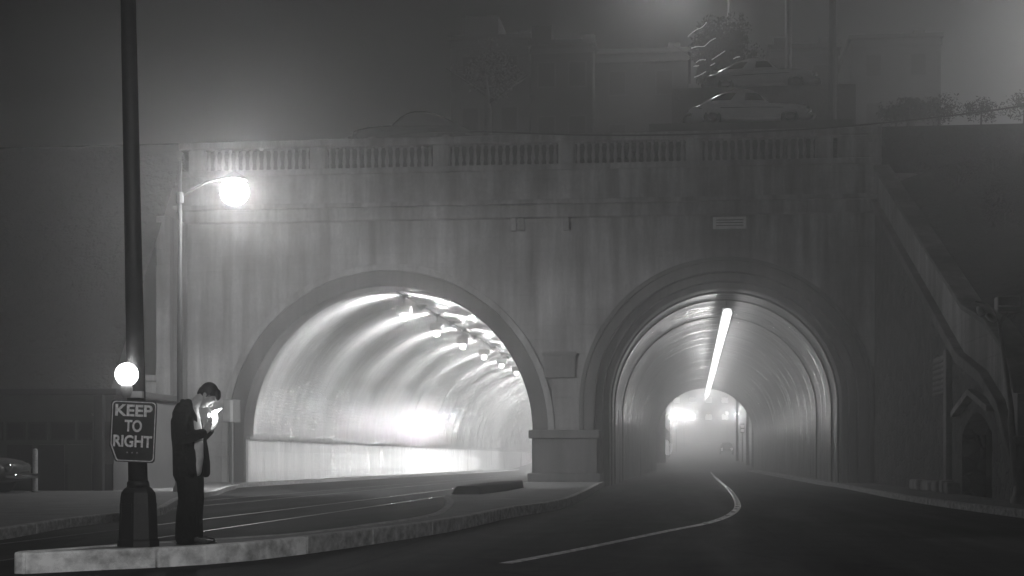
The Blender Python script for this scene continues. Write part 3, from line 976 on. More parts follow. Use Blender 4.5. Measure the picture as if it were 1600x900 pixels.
def shop(x0, x1, y0, y1, zb, h_, rows, label, face='y', lit=(0,)):
    e = empty('shop_building', ((x0 + x1) / 2, y0, zb), label, 'building')
    ox, oy = (x0 + x1) / 2, y0
    MB().box(x0 - ox, x1 - ox, 0, y1 - y0, -0.5, h_).build('wall', 'house2', e)
    MB().box(x0 - ox - .2, x1 - ox + .2, -.2, y1 - y0 + .2, h_, h_ + .3).build('roof', 'house', e)
    if face == 'y':
        n_ = max(3, int((x1 - x0) / 2.6))
        for r in range(rows):
            for k in range(n_):
                a = x0 - ox + (x1 - x0) * (k + .12) / n_
                b = x0 - ox + (x1 - x0) * (k + .88) / n_
                l_ = random.random() < 0.35
                MB().box(a, (a + b) / 2, -.06, -.005, 1.2 + r * 3.2, 2.1 + r * 3.2).build('window', 'em_shop' if l_ else 'glass_dark', e)
    else:
        n_ = max(3, int((y1 - y0) / 4))
        for r in range(rows):
            for k in range(n_):
                a = (y1 - y0) * (k + .12) / n_
                b = (y1 - y0) * (k + .88) / n_
                l_ = random.random() < (0.95 if r == 0 else 0.4)
                MB().box(x1 - ox + .005, x1 - ox + .06, a, b, 0.9 + r * 3.2, 2.6 + r * 3.2 - (0.3 if r else 0)).build('window', 'em_shop' if l_ else 'glass_dark', e)
    return e
shop(gx(1000, 300), gx(1150, 300), 300, 312, rz_(300), 10, 3, 'far shop block with lit windows closing the foggy street')
shop(-5.6, gx(1046, 215), 182, 240, rz_(185), 9, 2, 'long shop building with lit side windows past the bore', face='x')
# leafy street tree with lights behind, at the left jamb of the far arch

# ================================================================== dark houses on the hill
def house(pxa, pxb, ytop, Y, D, label, mat='house', rows=2, step=None, base=None):
    xa, xb = gx(pxa, Y), gx(pxb, Y)
    zt = gz(ytop, (xa + xb) / 2, Y)
    xm = (xa + xb) / 2
    zb = hz(xm, Y) - 0.8
    e = empty('hill_house', (xm, Y, zb), label, 'house')
    w = xb - xa
    MB().box(-w / 2, w / 2, 0, D, 0, zt - zb).build('wall', mat, e)
    MB().box(-w / 2 - .15, w / 2 + .15, -.15, D + .15, zt - zb, zt - zb + .25).build('roof', 'house', e)
    nwin = max(2, int(w / 2.4))
    for r in range(rows):
        zz = zt - zb - 2.3 - r * 2.9
        if zz < 0.9:
            break
        for k in range(nwin):
            cxw = -w / 2 + w * (k + .5) / nwin
            f = MB().box(cxw - .5, cxw + .5, -.06, 0.0, zz, zz + 1.4).build('window', 'house2', e)
            MB().box(cxw - .42, cxw + .42, -.075, -.062, zz + .08, zz + 1.32).build('pane', 'glass_dark', f)
    MB().box(-w / 2 - .08, w / 2 + .08, -.1, -.002, zt - zb - .45, zt - zb - .2).build('cornice', 'house2', e)
    MB().box(w * .28, w * .28 + .7, D * .4, D * .4 + .7, zt - zb + .25, zt - zb + 1.3).build('chimney', 'house', e)
    if step:
        a, b, hh = step
        MB().box(-w / 2 + w * a, -w / 2 + w * b, 0.3, D - .3, zt - zb + .25, zt - zb + .25 + hh).build('roof_turret', mat, e)
    return e
house(928, 1075, 84, 86, 7, 'dark flat roofed house on the hill below the hilltop lamp', 'house', 2)
house(830, 926, 70, 84, 7, 'dark hill house with a small stair turret on its roof', 'house', 2, (0.0, 0.32, 0.9))
house(705, 826, 62, 88, 8, 'taller dim hill house partly lost in the fog', 'house2', 3, (0.15, .6, 1.2))
house(1204, 1310, 76, 90, 7, 'dark hill house behind the two wooden poles', 'house', 2, (0.05, .3, .5))
house(1330, 1470, 60, 96, 8, 'pale hill house lost in bright fog on the right', 'house2', 2)

# poles on the hill
for pxx, Y, h_, lab in ((1232, 82, 12, 'thin wooden pole rising behind the parked sedans'), (1301, 70, 13, 'thick wooden utility pole standing beside the parked sedans')):
    x = gx(pxx, Y)
    e = empty('utility_pole', (x, Y, hz(x, Y)), lab, 'utility pole')
    MB().tube([(0, 0, -.3), (0, 0, h_)], [0.17, 0.12], 8).build('pole', 'wood', e)
    MB().box(-1.1, 1.1, -.07, .07, h_ - .7, h_ - .55).build('crossarm', 'wood', e)
    for q in (-1, -.5, .5, 1):
        MB().lathe([(0.04, 0), (0.06, .06), (0.03, .14)], 6, (q, 0, h_ - .55)).build('insulator', 'galv', e)

# sagging wire along the balustrade top
wy = 63.6
wp = []
for pxx, pyy in ((604, 214), (660, 207), (760, 206), (900, 211), (1040, 211), (1180, 206), (1300, 199), (1420, 188), (1540, 174), (1700, 150)):
    wp.append((gx(pxx, wy), wy, gz(pyy, gx(pxx, wy), wy)))
tag(MB().tube(smooth_line(wp, 1.0), 0.035, 6).build('overhead_wire', 'black'), 'dark sagging overhead wire strung across above the balustrade', 'wire')

# ================================================================== cars
def sedan(label, paint, lights=None):
    e = empty('sedan_car', (0, 0, 0), label, 'car')
    L, Wd = 2.65, 0.93
    def sec(x, hw, zb, zt, n=24, ex=0.5):
        ring = []
        zc, hh = (zb + zt) / 2, (zt - zb) / 2
        for k in range(n):
            a = 2 * PI * k / n
            c, s_ = math.cos(a), math.sin(a)
            ring.append((x, hw * math.copysign(abs(c) ** ex, c), zc + hh * math.copysign(abs(s_) ** ex, s_)))
        return ring
    body = [(-2.68, .5, .42, .62), (-2.62, .74, .34, .78), (-2.4, .84, .3, .9), (-1.9, .9, .28, 1.0), (-1.2, .92, .27, 1.03), (0, .93, .27, 1.03), (0.8, .92, .27, 1.04), (1.3, .86, .28, 1.03), (1.9, .78, .3, 1.0), (2.35, .68, .34, .93), (2.55, .56, .4, .84), (2.62, .4, .46, .74)]
    MB().rings([sec(*b) for b in body]).build('body', paint, e, smooth=True)
    # cabin: plan outlines stacked upwards
    lev = [(0.9, -2.3, 0.98, .84), (1.08, -2.02, 0.86, .83), (1.25, -1.7, 0.68, .79), (1.42, -1.32, 0.48, .73), (1.55, -0.98, 0.24, .64), (1.63, -0.7, 0.0, .5), (1.66, -0.45, -0.2, .26)]
    def cab(z, th, k=1.0):
        for a, b in zip(lev, lev[1:]):
            if z <= b[0]:
                break
        t = (z - a[0]) / (b[0] - a[0])
        xa, xb, w = [a[i] + (b[i] - a[i]) * t for i in (1, 2, 3)]
        xc, hx = (xa + xb) / 2, (xb - xa) / 2
        c, s_ = math.cos(th), math.sin(th)
        return (xc + hx * k * math.copysign(abs(c) ** .55, c), w * k * math.copysign(abs(s_) ** .55, s_), z)
    MB().rings([[cab(z, 2 * PI * k / 32) for k in range(32)] for z in (0.9, 1.0, 1.08, 1.17, 1.25, 1.34, 1.42, 1.49, 1.55, 1.6, 1.63, 1.655)]).build('cabin', paint, e, smooth=True)
    def pane(nm, t0, t1, z0=1.09, z1=1.41):
        zs = frange(z0, z1, 4)
        ts = frange(t0, t1, 6)
        vs = [cab(z, t, 1.012) for z in zs for t in ts] + [cab(z, t, 0.985) for z in zs for t in ts]
        n_ = 7
        fs = [(j * n_ + i, j * n_ + i + 1, (j + 1) * n_ + i + 1, (j + 1) * n_ + i) for j in range(4) for i in range(6)]
        fs += [tuple(reversed([q + 35 for q in f])) for f in fs]
        edge = [i for i in range(7)] + [j * 7 + 6 for j in range(1, 5)] + [28 + i for i in range(5, -1, -1)] + [j * 7 for j in range(3, 0, -1)]
        fs += [(edge[i], edge[(i + 1) % len(edge)], edge[(i + 1) % len(edge)] + 35, edge[i] + 35) for i in range(len(edge))]
        MB().add(vs, fs).build(nm, 'glass_dark', e, smooth=True, sharp=50)
    pane('windshield', -0.55, 0.55)
    pane('rear_window', PI - 0.45, PI + 0.45, 1.12, 1.38)
    for s in (1, -1):
        pane('side_window', s * 0.85, s * 1.5)
        pane('side_window', s * 1.62, s * 2.25)
    for s in (1, -1):
        for x, a in ((1.62, .78), (-1.62, .8)):
            MB().ball((x, s * 0.74, 0.6), (a, .24, .34), 16, 10).build('fender', paint, e, smooth=True)
            w = MB().lathe([(0.24, -.09), (0.34, -.1), (0.37, -.06), (0.37, .06), (0.34, .1), (0.24, .09)], 20, (x, s * 0.86, 0.36), 'y').build('tyre', 'rubber', e, smooth=True)
            MB().lathe([(0.24, 0.0), (0.2, .11 * s), (0.1, .13 * s), (0.02, .135 * s)], 16, (x, s * 0.86, 0.36), 'y').build('hubcap', 'chrome', e, smooth=True)
        MB().ball((2.42, s * .62, .72), (.12, .13, .13), 12, 8).build('headlight', lights or 'chrome', e, smooth=True)
        if lights == 'em_beam':
            glow('head', e, (2.68, s * .62, .74), .06)
        MB().ball((-2.6, s * .64, .68), (.06, .07, .1), 10, 6).build('tail_light', 'garage_dark', e, smooth=True)
        MB().tube([(2.0, s * 0.905, .75), (0, s * 0.95, .76), (-2.2, s * 0.89, .74)], 0.015, 6).build('side_trim', 'chrome', e)
        MB().tube([(.75, s * .9, .92), (.75, s * .97, .93)], .012, 5).build('door_handle', 'chrome', e)
        MB().box(-1.15, 1.2, s * .9 - .04, s * .9 + .04, .24, .32).build('sill', paint, e)
    for x, d in ((2.72, 1), (-2.76, -1)):
        MB().tube([(x - d * .25, -.93, .48), (x - d * .05, -.8, .48), (x, -.4, .48), (x, .4, .48), (x - d * .05, .8, .48), (x - d * .25, .93, .48)], [.05, .07, .07, .07, .07, .05], 8).build('bumper', 'chrome', e, smooth=True)
    for k in range(4):
        MB().tube([(2.5 + .03 * k, -.5 + .02 * k, .84 - .08 * k), (2.6 + .015 * k, 0, .84 - .08 * k), (2.5 + .03 * k, .5 - .02 * k, .84 - .08 * k)], .018, 6).build('grille_bar', 'chrome', e)
    return e
ca = sedan('pale rounded sedan parked behind the balustrade, facing the thick pole', 'paint_light')
xa, Yc = gx(1170, 67.6), 67.6
ca.location = (xa, Yc, gz(203, xa, Yc))
ca.rotation_euler = (0, 0, math.radians(4))
cb = sedan('grey sedan parked one row higher behind the pale rounded sedan', 'paint_mid')
xb, Yb = gx(1190, 75), 75
cb.location = (xb, Yb, gz(148, xb, Yb))
cb.rotation_euler = (0, 0, math.radians(-6))
cc = sedan('dark sedan roof showing above the left half of the balustrade', 'paint_dark')
xc, Yd = gx(645, 68), 68
cc.location = (xc, Yd, gz(236, xc, Yd))
cc.rotation_euler = (0, 0, math.radians(178))
# earth shelves they stand on
for o_, lab in ((ca, 'parking_shelf'), (cb, 'parking_shelf'), (cc, 'parking_shelf')):
    x, y, z = o_.location
    gzr = hz(x, y)
    struct(MB().prism([(x - 4.2, y - 1.7), (x + 4.2, y - 1.7), (x + 4.2, y + 2.2), (x - 4.2, y + 2.2)], min(gzr, z) - 1.2, z), 'parking_shelf', 'ground')
cd = sedan('pale sedan nosing past the slim bollard by the garage', 'paint_garage')
cd.location = (gx(34, 42.4) - 2.62, 42.6, 0.142)
ce = sedan('small far car facing the camera in the foggy street past the bore', 'paint_dark', 'em_head')
ce.location = (gx(1135, 218), 218, rz_(218))
ce.rotation_euler = (0, 0, math.radians(-90))

for x_, y_, lab, pt in ((-9.2, 138, 'dark sedan with bright headlamps inside the tiled bore, the first behind the pier', 'paint_dark'),
                        (-9.0, 151, 'grey sedan with bright headlamps following the first inside the tiled bore', 'paint_mid')):
    cf = sedan(lab, pt, 'em_beam')
    cf.location = (x_, y_, 0.0)
    cf.rotation_euler = (0, 0, math.radians(-90))

# ================================================================== glowing strands put in for bright glints, on the hill
nb_y = 80.0
nx = gx(1130, nb_y)
nsn = empty('glint_strands', (nx, nb_y, hz(nx, nb_y)), 'short curved glowing strands put in for glints in the dark dome shaped tree', 'glint streaks')
for seg in (((1075, 58), (1086, 48), (1097, 43), (1104, 35)), ((1080, 76), (1090, 73), (1100, 73), (1109, 65), (1118, 60)), ((1088, 98), (1094, 94), (1103, 94)), ((1112, 94), (1121, 88), (1133, 80)), ((1084, 104), (1092, 103)), ((1085, 121), (1095, 117), (1103, 112)), ((1110, 103), (1117, 99)), ((1146, 93), (1150, 90), (1156, 89))):
    pts = [(gx(a, nb_y) - nx, -.06, gz(b, gx(a, nb_y), nb_y) - hz(nx, nb_y)) for a, b in seg]
    MB().tube([p.to_tuple() for p in smooth_line(pts, .1)], .013, 6).build('strand', 'em_glint', nsn)

# ================================================================== trees on the hill
def leaf_cloud(c, r, count, size, mat, name, parent, seed=1):
    rnd = random.Random(seed)
    mb = MB()
    clumps = [(Vector((rnd.gauss(0, 1), rnd.gauss(0, 1), rnd.gauss(0, 1))).normalized() * rnd.random() ** .5 * .68, rnd.uniform(.22, .42)) for _ in range(26)]
    for i in range(count):
        q, cr = clumps[rnd.randrange(len(clumps))]
        d = q + Vector((rnd.gauss(0, 1), rnd.gauss(0, 1), rnd.gauss(0, 1))).normalized() * cr * rnd.random() ** .4
        p = Vector(c) + Vector((d.x * r[0], d.y * r[1], d.z * r[2]))
        u = Vector((rnd.gauss(0, 1), rnd.gauss(0, 1), rnd.gauss(0, 1))).normalized()
        w = u.orthogonal().normalized()
        s_ = size * rnd.uniform(.6, 1.4)
        mb.add([p - u * s_, p + w * s_ * .45, p + u * s_, p - w * s_ * .45], [(0, 1, 2, 3)])
    return mb.build(name, mat, parent)
def tree(pxx, Y, ytop, rad, label, mat='leaf', count=1800, seed=1, bare=False):
    x = gx(pxx, Y)
    zb = hz(x, Y)
    h_ = gz(ytop, x, Y) - zb
    e = empty('hill_tree', (x, Y, zb), label, 'tree')
    rnd = random.Random(seed)
    t = MB()
    t.tube([(0, 0, -.4), (.1, .05, h_ * .35), (-.05, 0, h_ * .7)], [.24, .17, .09], 8)
    for k in range(9 if bare else 6):
        a = rnd.uniform(0, 2 * PI)
        z0 = h_ * rnd.uniform(.35, .68)
        p1 = Vector((math.cos(a) * rad * .5, math.sin(a) * rad * .5, z0 + h_ * .15))
        p2 = Vector((math.cos(a) * rad * .95 + rnd.gauss(0, .2), math.sin(a) * rad * .95, z0 + h_ * .3))
        t.tube([(0, 0, z0), p1, p2], [.08, .05, .015], 6)
    t.build('trunk', 'bark', e, smooth=True)
    if not bare:
        leaf_cloud((0, 0, h_ * .72), (rad, rad, h_ * .36), count, .11, mat, 'crown', e, seed)
    return e
dt = tree(1130, 81.5, 28, 2.3, 'dense dark dome shaped tree rising behind the parked sedans', 'leaf', 9000, 31)
tree(760, 79, 70, 2.2, 'dark bushy tree below the taller dim hill house', 'leaf', 1800, 8)
tree(1420, 70, 158, 1.5, 'small leafy tree at the top of the stone wing wall', 'leaf', 1400, 14)

rs = random.Random(77)
shrub_spots = [(8.6 + rs.uniform(0, 16), rs.uniform(44, 65)) for _ in range(16)] + [(8.4 + 1.7 * k, 65.9) for k in range(10)]
for i, (x_, y_) in enumerate(shrub_spots):
    e = empty('shrub', (x_, y_, (hr(x_, y_) if y_ < 65.4 else hz(x_, y_)) - .05), 'low dark shrub growing on the slope above the stone wing wall', 'shrub', 'shrubs on the slope above the wing wall')
    h_ = rs.uniform(.7, 1.5)
    MB().tube([(0, 0, -.15), (.03, 0, h_ * .5)], [.05, .03], 5).build('stem', 'bark', e)
    leaf_cloud((0, 0, h_ * .5), (h_ * .9, h_ * .7, h_ * .55), 800, .065, 'leaf', 'foliage', e, 100 + i)

# ================================================================== floodlight mast at the right
fx, fy = gx(1592, 34.5), 34.5
fm = empty('signal_mast', (fx, fy, 0.142), 'slim roadside mast with a box and two tilted lamp heads by the wing wall', 'mast')
def f_at(px_, py_):
    return (gx(px_, fy) - fx, 0, gz(py_, gx(px_, fy), fy) - 0.142)
a = f_at(1562, 505)
b = f_at(1580, 640)
MB().tube([(0, 0, 0), (b[0] * 1.0, 0, b[2] - .3), b, a], [.09, .08, .06, .05], 8).build('pole', 'galv', fm, smooth=True)
MB().lathe([(.18, 0), (.18, .1), (.12, .2), (.1, 1.25), (.16, 1.3), (.16, 1.42), (.09, 1.45)], 12).build('base', 'galv', fm, smooth=True, sharp=40)
q = f_at(1574, 476)
MB().box(q[0] - .24, q[0] + .24, -.2, .2, q[2] - .16, q[2] + .17).build('box', 'galv', fm, bevel=.03)
MB().box(q[0] - .22, q[0] + .22, -.215, -.198, q[2] - .07, q[2] - .03).build('box_seam', 'white', fm)
MB().tube([(q[0], 0, q[2] - .15), a], .05, 6).build('bracket', 'galv', fm)
for (c0, c1) in (((1529, 478), (1535, 492)), ((1541, 491), (1556, 501))):
    p, r_ = Vector(f_at(*c0)), Vector(f_at(*c1))
    MB().tube([p, p.lerp(r_, .5), r_], [.05, .085, .06], 10).build('lamp_head', 'white', fm, smooth=True)
MB().tube([f_at(1524, 470), f_at(1540, 474), f_at(1556, 488), a], .03, 6).build('arm', 'galv', fm)

# ================================================================== foreground post, globe, sign
px_, py_ = gx(216, 15.45), 15.45
IZ = 0.2
gp = empty('iron_post', (px_, py_, 0.192), 'tall black iron post on the traffic island with a fluted base', 'post', rz=YAW)
tilt = math.radians(-1.15)
MB().lathe([(.215, 0), (.215, .06), (.2, .08), (.192, .3), (.182, .5), (.172, .55), (.14, .59), (.11, .61)], 8).build('base', 'pole', gp)
for k in range(8):
    a = 2 * PI * (k + .5) / 8
    MB().box(-.045, .045, -.004, .006, .14, .44).build('base_panel', 'pole', gp)
    o = gp.children[-1]
    o.location = (math.cos(a) * .176, math.sin(a) * .176, 0)
    o.rotation_euler = (0, 0, a + PI / 2)
sh = MB().tube([(0, 0, .55), (-math.tan(-tilt) * 3.0, 0, 3.5), (-math.tan(-tilt) * 7.5, 0, 8.0)], [.098, .084, .068], 14).build('shaft', 'pole', gp, smooth=True)
MB().lathe([(.115, 0), (.115, .05), (.1, .07)], 14, (0, 0, .6)).build('collar', 'pole', gp, smooth=True)
DI = 15.5
def near(px2, py2, off=0.0):
    Y = py_ + off
    return Vector((gx(px2, Y), Y, gz(py2, gx(px2, Y), Y)))
gc = near(198, 585, -.12)
gl = empty('globe_lamp', (gc.x, gc.y, gc.z - .2), 'round glowing white globe lamp fixed to the iron post above the sign', 'lamp', rz=YAW)
MB().ball((0, 0, .2), .117, 16, 12).build('globe', 'em_globe', gl, smooth=True)
MB().lathe([(.045, -.03), (.06, 0.0), (.062, .07), (.05, .1)], 14).build('holder', 'galv', gl, smooth=True)
MB().box(-.03, .16, -.02, .06, -.035, .03).build('bracket', 'galv', gl)
sc = near(208, 674, -.16)
sg = empty('road_sign', (sc.x, sc.y, sc.z), 'black KEEP TO RIGHT sign with bent lower corner on the iron post', 'sign', rz=YAW)
def sign_pts(k, bend=True):
    pts = []
    w, h_ = .232 * k, .312 * (1 - (1 - k) * .75)
    r = .035
    for cx2, cz2, a0 in ((w - r, h_ - r, 0), (-w + r, h_ - r, 90), None, (w - r, -h_ + r, 270)) if bend else ((w - r, h_ - r, 0), (-w + r, h_ - r, 90), (-w + r, -h_ + r, 180), (w - r, -h_ + r, 270)):
        pts += [(cx2 + r * math.cos(math.radians(a0 + d)), cz2 + r * math.sin(math.radians(a0 + d))) for d in (0, 30, 60, 90)]
    return pts
def sign_outline(k):
    w, h_ = .232 - k, .312 - k
    r = .035
    pts = []
    for cx2, cz2, a0 in ((w - r, h_ - r, 0), (-w + r, h_ - r, 90)):
        pts += [(cx2 + r * math.cos(math.radians(a0 + d)), cz2 + r * math.sin(math.radians(a0 + d))) for d in (0, 30, 60, 90)]
    pts += [(-w, -h_ + .16), (-w + .012, -h_ + .13), (-w + .06, -h_ + .012), (-w + .075, -h_)]
    pts += [(w - r + r * math.cos(math.radians(270 + d)), -h_ + r + r * math.sin(math.radians(270 + d))) for d in (0, 30, 60, 90)]
    return pts
def plate(outer, y0, y1):
    n_ = len(outer)
    return MB().add([(x, y0, z) for x, z in outer] + [(x, y1, z) for x, z in outer], [tuple(range(n_)), tuple(reversed(range(n_, 2 * n_)))] + [(k, n_ + k, n_ + (k + 1) % n_, (k + 1) % n_) for k in range(n_)])
sg.rotation_euler = (0, math.radians(2.6), YAW)
plate(sign_outline(0), -.004, .004).build('panel', 'black', sg)
o1, o2 = sign_outline(.012), sign_outline(.02)
n_ = len(o1)
MB().add([(x, -.0055, z) for x, z in o1] + [(x, -.0055, z) for x, z in o2] + [(x, -.0042, z) for x, z in o1] + [(x, -.0042, z) for x, z in o2], [(k, (k + 1) % n_, n_ + (k + 1) % n_, n_ + k) for k in range(n_)] + [(k, 2 * n_ + k, 2 * n_ + (k + 1) % n_, (k + 1) % n_) for k in range(n_)] + [(n_ + k, n_ + (k + 1) % n_, 3 * n_ + (k + 1) % n_, 3 * n_ + k) for k in range(n_)]).build('border', 'sign_white', sg)
def lettering(text, z, size, width):
    cu = bpy.data.curves.new('lettering', 'FONT')
    cu.body = text
    cu.align_x = 'CENTER'
    cu.align_y = 'CENTER'
    cu.size = size
    cu.extrude = .0008
    cu.offset = .0045
    t = bpy.data.objects.new('lettering', cu)
    COL.objects.link(t)
    dg = bpy.context.evaluated_depsgraph_get()
    me = bpy.data.meshes.new_from_object(t.evaluated_get(dg))
    bpy.data.objects.remove(t)
    xs2 = [v.co.x for v in me.vertices]
    ys2 = [v.co.y for v in me.vertices]
    kx = width / (max(xs2) - min(xs2))
    cxm = (max(xs2) + min(xs2)) / 2
    cym = (max(ys2) + min(ys2)) / 2
    for v in me.vertices:
        v.co = Vector(((v.co.x - cxm) * kx, -v.co.z - .0054, v.co.y - cym))
    me.materials.append(MAT['sign_white'])
    o = bpy.data.objects.new('lettering', me)
    COL.objects.link(o)
    o.parent = sg
    o.location = (0, 0, z)
    return o
lettering('KEEP', .21, .16, .375)
lettering('TO', .055, .16, .175)
lettering('RIGHT', -.1, .16, .39)
for x in (-.05, 0, .05):
    MB().lathe([(.008, 0), (.007, .004)], 8, (x, -.0045, -.215), 'y').build('bolt', 'galv', sg)
MB().box(-.02, .02, .004, .08, -.25, .25).build('back_bracket', 'galv', sg)

# ================================================================== the man lighting a cigarette
mx, my = gx(298, 15.9), 15.9
man = empty('person', (mx, my, 0.194), 'man in a dark suit standing head bowed, lighting a cigarette in cupped hands', 'person', rz=YAW)
def remesh(mb, name, mat, vox, parent, smooth_it=4):
    o = mb.build(name, mat, parent, smooth=True)
    r = o.modifiers.new('remesh', 'REMESH')
    r.mode = 'VOXEL'
    r.voxel_size = vox
    r.use_smooth_shade = True
    s_ = o.modifiers.new('smooth', 'SMOOTH')
    s_.factor = .5
    s_.iterations = smooth_it
    dg = bpy.context.evaluated_depsgraph_get()
    me = bpy.data.meshes.new_from_object(o.evaluated_get(dg))
    o.modifiers.clear()
    o.data = me
    me.name = name
    for p in me.polygons:
        p.use_smooth = True
    return o
def limb(mb, pts, rs, n=14):
    """closed tube with round ends; radius pairs are (across y, along x/z)"""
    P_ = [Vector(p) for p in pts]
    R_ = [r if isinstance(r, tuple) else (r, r) for r in rs]
    d0 = (P_[0] - P_[1]).normalized()
    d1 = (P_[-1] - P_[-2]).normalized()
    k0 = min(R_[0]); k1 = min(R_[-1])
    pp = [P_[0] + d0 * k0 * .8, P_[0] + d0 * k0 * .5] + P_ + [P_[-1] + d1 * k1 * .5, P_[-1] + d1 * k1 * .8]
    rr = [(R_[0][0] * .45, R_[0][1] * .45), (R_[0][0] * .8, R_[0][1] * .8)] + R_ + [(R_[-1][0] * .8, R_[-1][1] * .8), (R_[-1][0] * .45, R_[-1][1] * .45)]
    mb.tube(pp, rr, n)
HEADC = Vector((.165, 0, 1.545))
HT = math.radians(58)                      # head bowed
def hp(x, y, z):
    """head space: x forward, z up, bowed by HT about y"""
    return Vector((HEADC.x + x * math.cos(HT) + z * math.sin(HT), y, HEADC.z - x * math.sin(HT) + z * math.cos(HT)))
# hands: cupped in front of the mouth
FL = Vector((.205, 0.0, 1.285))
WR = {-1: Vector((.165, -.06, 1.165)), 1: Vector((.20, .075, 1.20))}
EL = {-1: Vector((-.02, -.285, 1.09)), 1: Vector((.02, .29, 1.09))}
SH = {-1: Vector((-.055, -.185, 1.405)), 1: Vector((-.045, .185, 1.405))}
body = MB()
limb(body, [(-.03, 0, .9), (-.05, 0, 1.1), (-.06, 0, 1.3), (-.03, 0, 1.42)], [(.15, .1), (.15, .1), (.17, .1), (.1, .07)])
limb(body, [(-.02, 0, 1.4), (.05, 0, 1.47), (.12, 0, 1.53)], [.06, .056, .06])
# skull and face
body.ball(hp(-.015, 0, .035), (.085, .074, .085), 18, 12)
limb(body, [hp(.0, 0, .04), hp(.035, 0, -.02), hp(.05, 0, -.075)], [(.072, .085), (.064, .07), (.04, .045)])
limb(body, [hp(.085, 0, .025), hp(.108, 0, -.012), hp(.1, 0, -.03)], [.012, .017, .014], 10)
limb(body, [hp(.085, -.025, -.055), hp(.095, 0, -.052), hp(.085, .025, -.055)], [.009, .011, .009], 8)
for s in (-1, 1):
    body.ball(hp(-.005, s * .077, -.0), (.022, .012, .034), 10, 8)
    body.ball(hp(.078, s * .031, .03), (.015, .017, .011), 8, 6)
    limb(body, [hp(.083, s * .05, .046), hp(.095, s * .03, .05), hp(.093, s * .012, .046)], [.008, .009, .008], 8)
    limb(body, [SH[s], EL[s], WR[s]], [.05, .04, .026])
    limb(body, [(-.02, s * .085, .9), (.0, s * .09, .5), (-.03, s * .09, .1), (-.03, s * .09, .05)], [.075, .055, .04, .04])
    # palm and fingers cupped round the flame
    w = WR[s]
    palm0 = w + Vector((.01, 0, .02))
    palm1 = w + Vector((.035, -s * .0, .085))
    limb(body, [w, palm0, palm1], [(.02, .024), (.018, .036), (.016, .038)], 12)
    for k in range(4):
        b0 = palm1 + Vector((.026 - k * .019, 0, .006 - k * .006))
        l_ = (.072, .08, .075, .06)[k]
        b1 = b0 + Vector((.012, -s * .008, l_ * .5))
        b2 = b1 + Vector((-.004, -s * .03, l_ * .4))
        b3 = b2 + Vector((-.012, -s * .02, l_ * .15))
        limb(body, [b0 - Vector((0, 0, .012)), b1, b2, b3], [.0095, .009, .0085, .0075], 8)
    t0 = palm0 + Vector((-.025, -s * .005, .01))
    limb(body, [t0, t0 + Vector((-.014, -s * .022, .035)), t0 + Vector((.004, -s * .034, .06))], [.012, .0105, .009], 8)
remesh(body, 'body', 'skin', .005, man, 3)
# hair cap
hair = MB()
hair.ball(hp(-.028, 0, .05), (.098, .085, .098), 20, 14)
limb(hair, [hp(-.075, 0, .05), hp(-.085, 0, -.01), hp(-.07, 0, -.05)], [(.07, .035), (.064, .03), (.05, .02)])
limb(hair, [hp(.03, -.02, .125), hp(.075, .0, .1), hp(.08, .03, .085)], [(.05, .03), (.05, .025), (.03, .018)])
for s in (-1, 1):
    limb(hair, [hp(.01, s * .074, .045), hp(.012, s * .078, .0)], [.016, .008], 8)
remesh(hair, 'hair', 'hair', .006, man, 2)
# jacket: torso, skirts open at the front, sleeves, collar
jk = MB()
limb(jk, [(-.055, 0, .72), (-.055, 0, .86), (-.06, 0, 1.0), (-.07, 0, 1.15), (-.075, 0, 1.28), (-.055, 0, 1.39), (-.02, 0, 1.45)],
     [(.2, .125), (.205, .128), (.195, .125), (.205, .13), (.215, .128), (.185, .1), (.095, .075)], 24)
for s in (-1, 1):
    mid = (SH[s] + EL[s]) / 2
    limb(jk, [SH[s] + Vector((.005, -s * .03, .0)), SH[s] + Vector((-.01, s * .035, -.06)), mid + Vector((-.025, s * .02, 0)), EL[s] + Vector((-.025, 0, -.01)), EL[s] * .6 + WR[s] * .4, EL[s] * .12 + WR[s] * .88],
         [.085, .083, .074, .07, .06, .05], 14)
    # front skirt panels, hanging forward of the shirt
    q_ = .035 if s > 0 else -.055
    limb(jk, [(.035 + q_ * .3, s * .15, 1.3), (.06 + q_ * .6, s * .14, 1.15), (.07 + q_, s * .145, 1.0), (.085 + q_, s * .15, .84), (.09 + q_, s * .15, .735)],
         [(.05, .04), (.06, .045), (.065, .05), (.07, .055), (.07, .05)], 12)
limb(jk, [(.0, -.1, 1.435), (-.06, -.075, 1.475), (-.085, 0, 1.49), (-.06, .075, 1.475), (.0, .1, 1.435)], [.026, .028, .028, .028, .026], 10)
for s in (-1, 1):
    limb(jk, [(.0, s * .095, 1.44), (.05, s * .08, 1.33), (.075, s * .06, 1.2)], [(.02, .03), (.014, .035), (.012, .02)], 8)
remesh(jk, 'jacket', 'suit', .009, man, 4)
shirt = MB()
limb(shirt, [(.06, 0, .75), (.07, 0, .9), (.06, 0, 1.1), (.05, 0, 1.25), (.04, 0, 1.36), (.045, 0, 1.42)], [(.1, .05), (.1, .062), (.1, .07), (.1, .06), (.07, .05), (.05, .04)], 16)
remesh(shirt, 'shirt', 'shirt', .009, man, 3)
tr = MB()
limb(tr, [(-.025, 0, .98), (-.03, 0, .88), (-.03, 0, .8)], [(.17, .115), (.178, .13), (.17, .12)], 20)
for s in (-1, 1):
    o_ = .02 if s > 0 else -.01
    limb(tr, [(-.03 + o_, s * .085, .84), (-.01 + o_, s * .095, .66), (.0 + o_, s * .1, .48), (-.02 + o_, s * .1, .28), (-.02 + o_, s * .1, .09), (-.015 + o_, s * .1, .055)],
         [(.1, .115), (.095, .11), (.088, .1), (.09, .105), (.095, .112), (.095, .112)], 18)
remesh(tr, 'trousers', 'trouser', .009, man, 4)
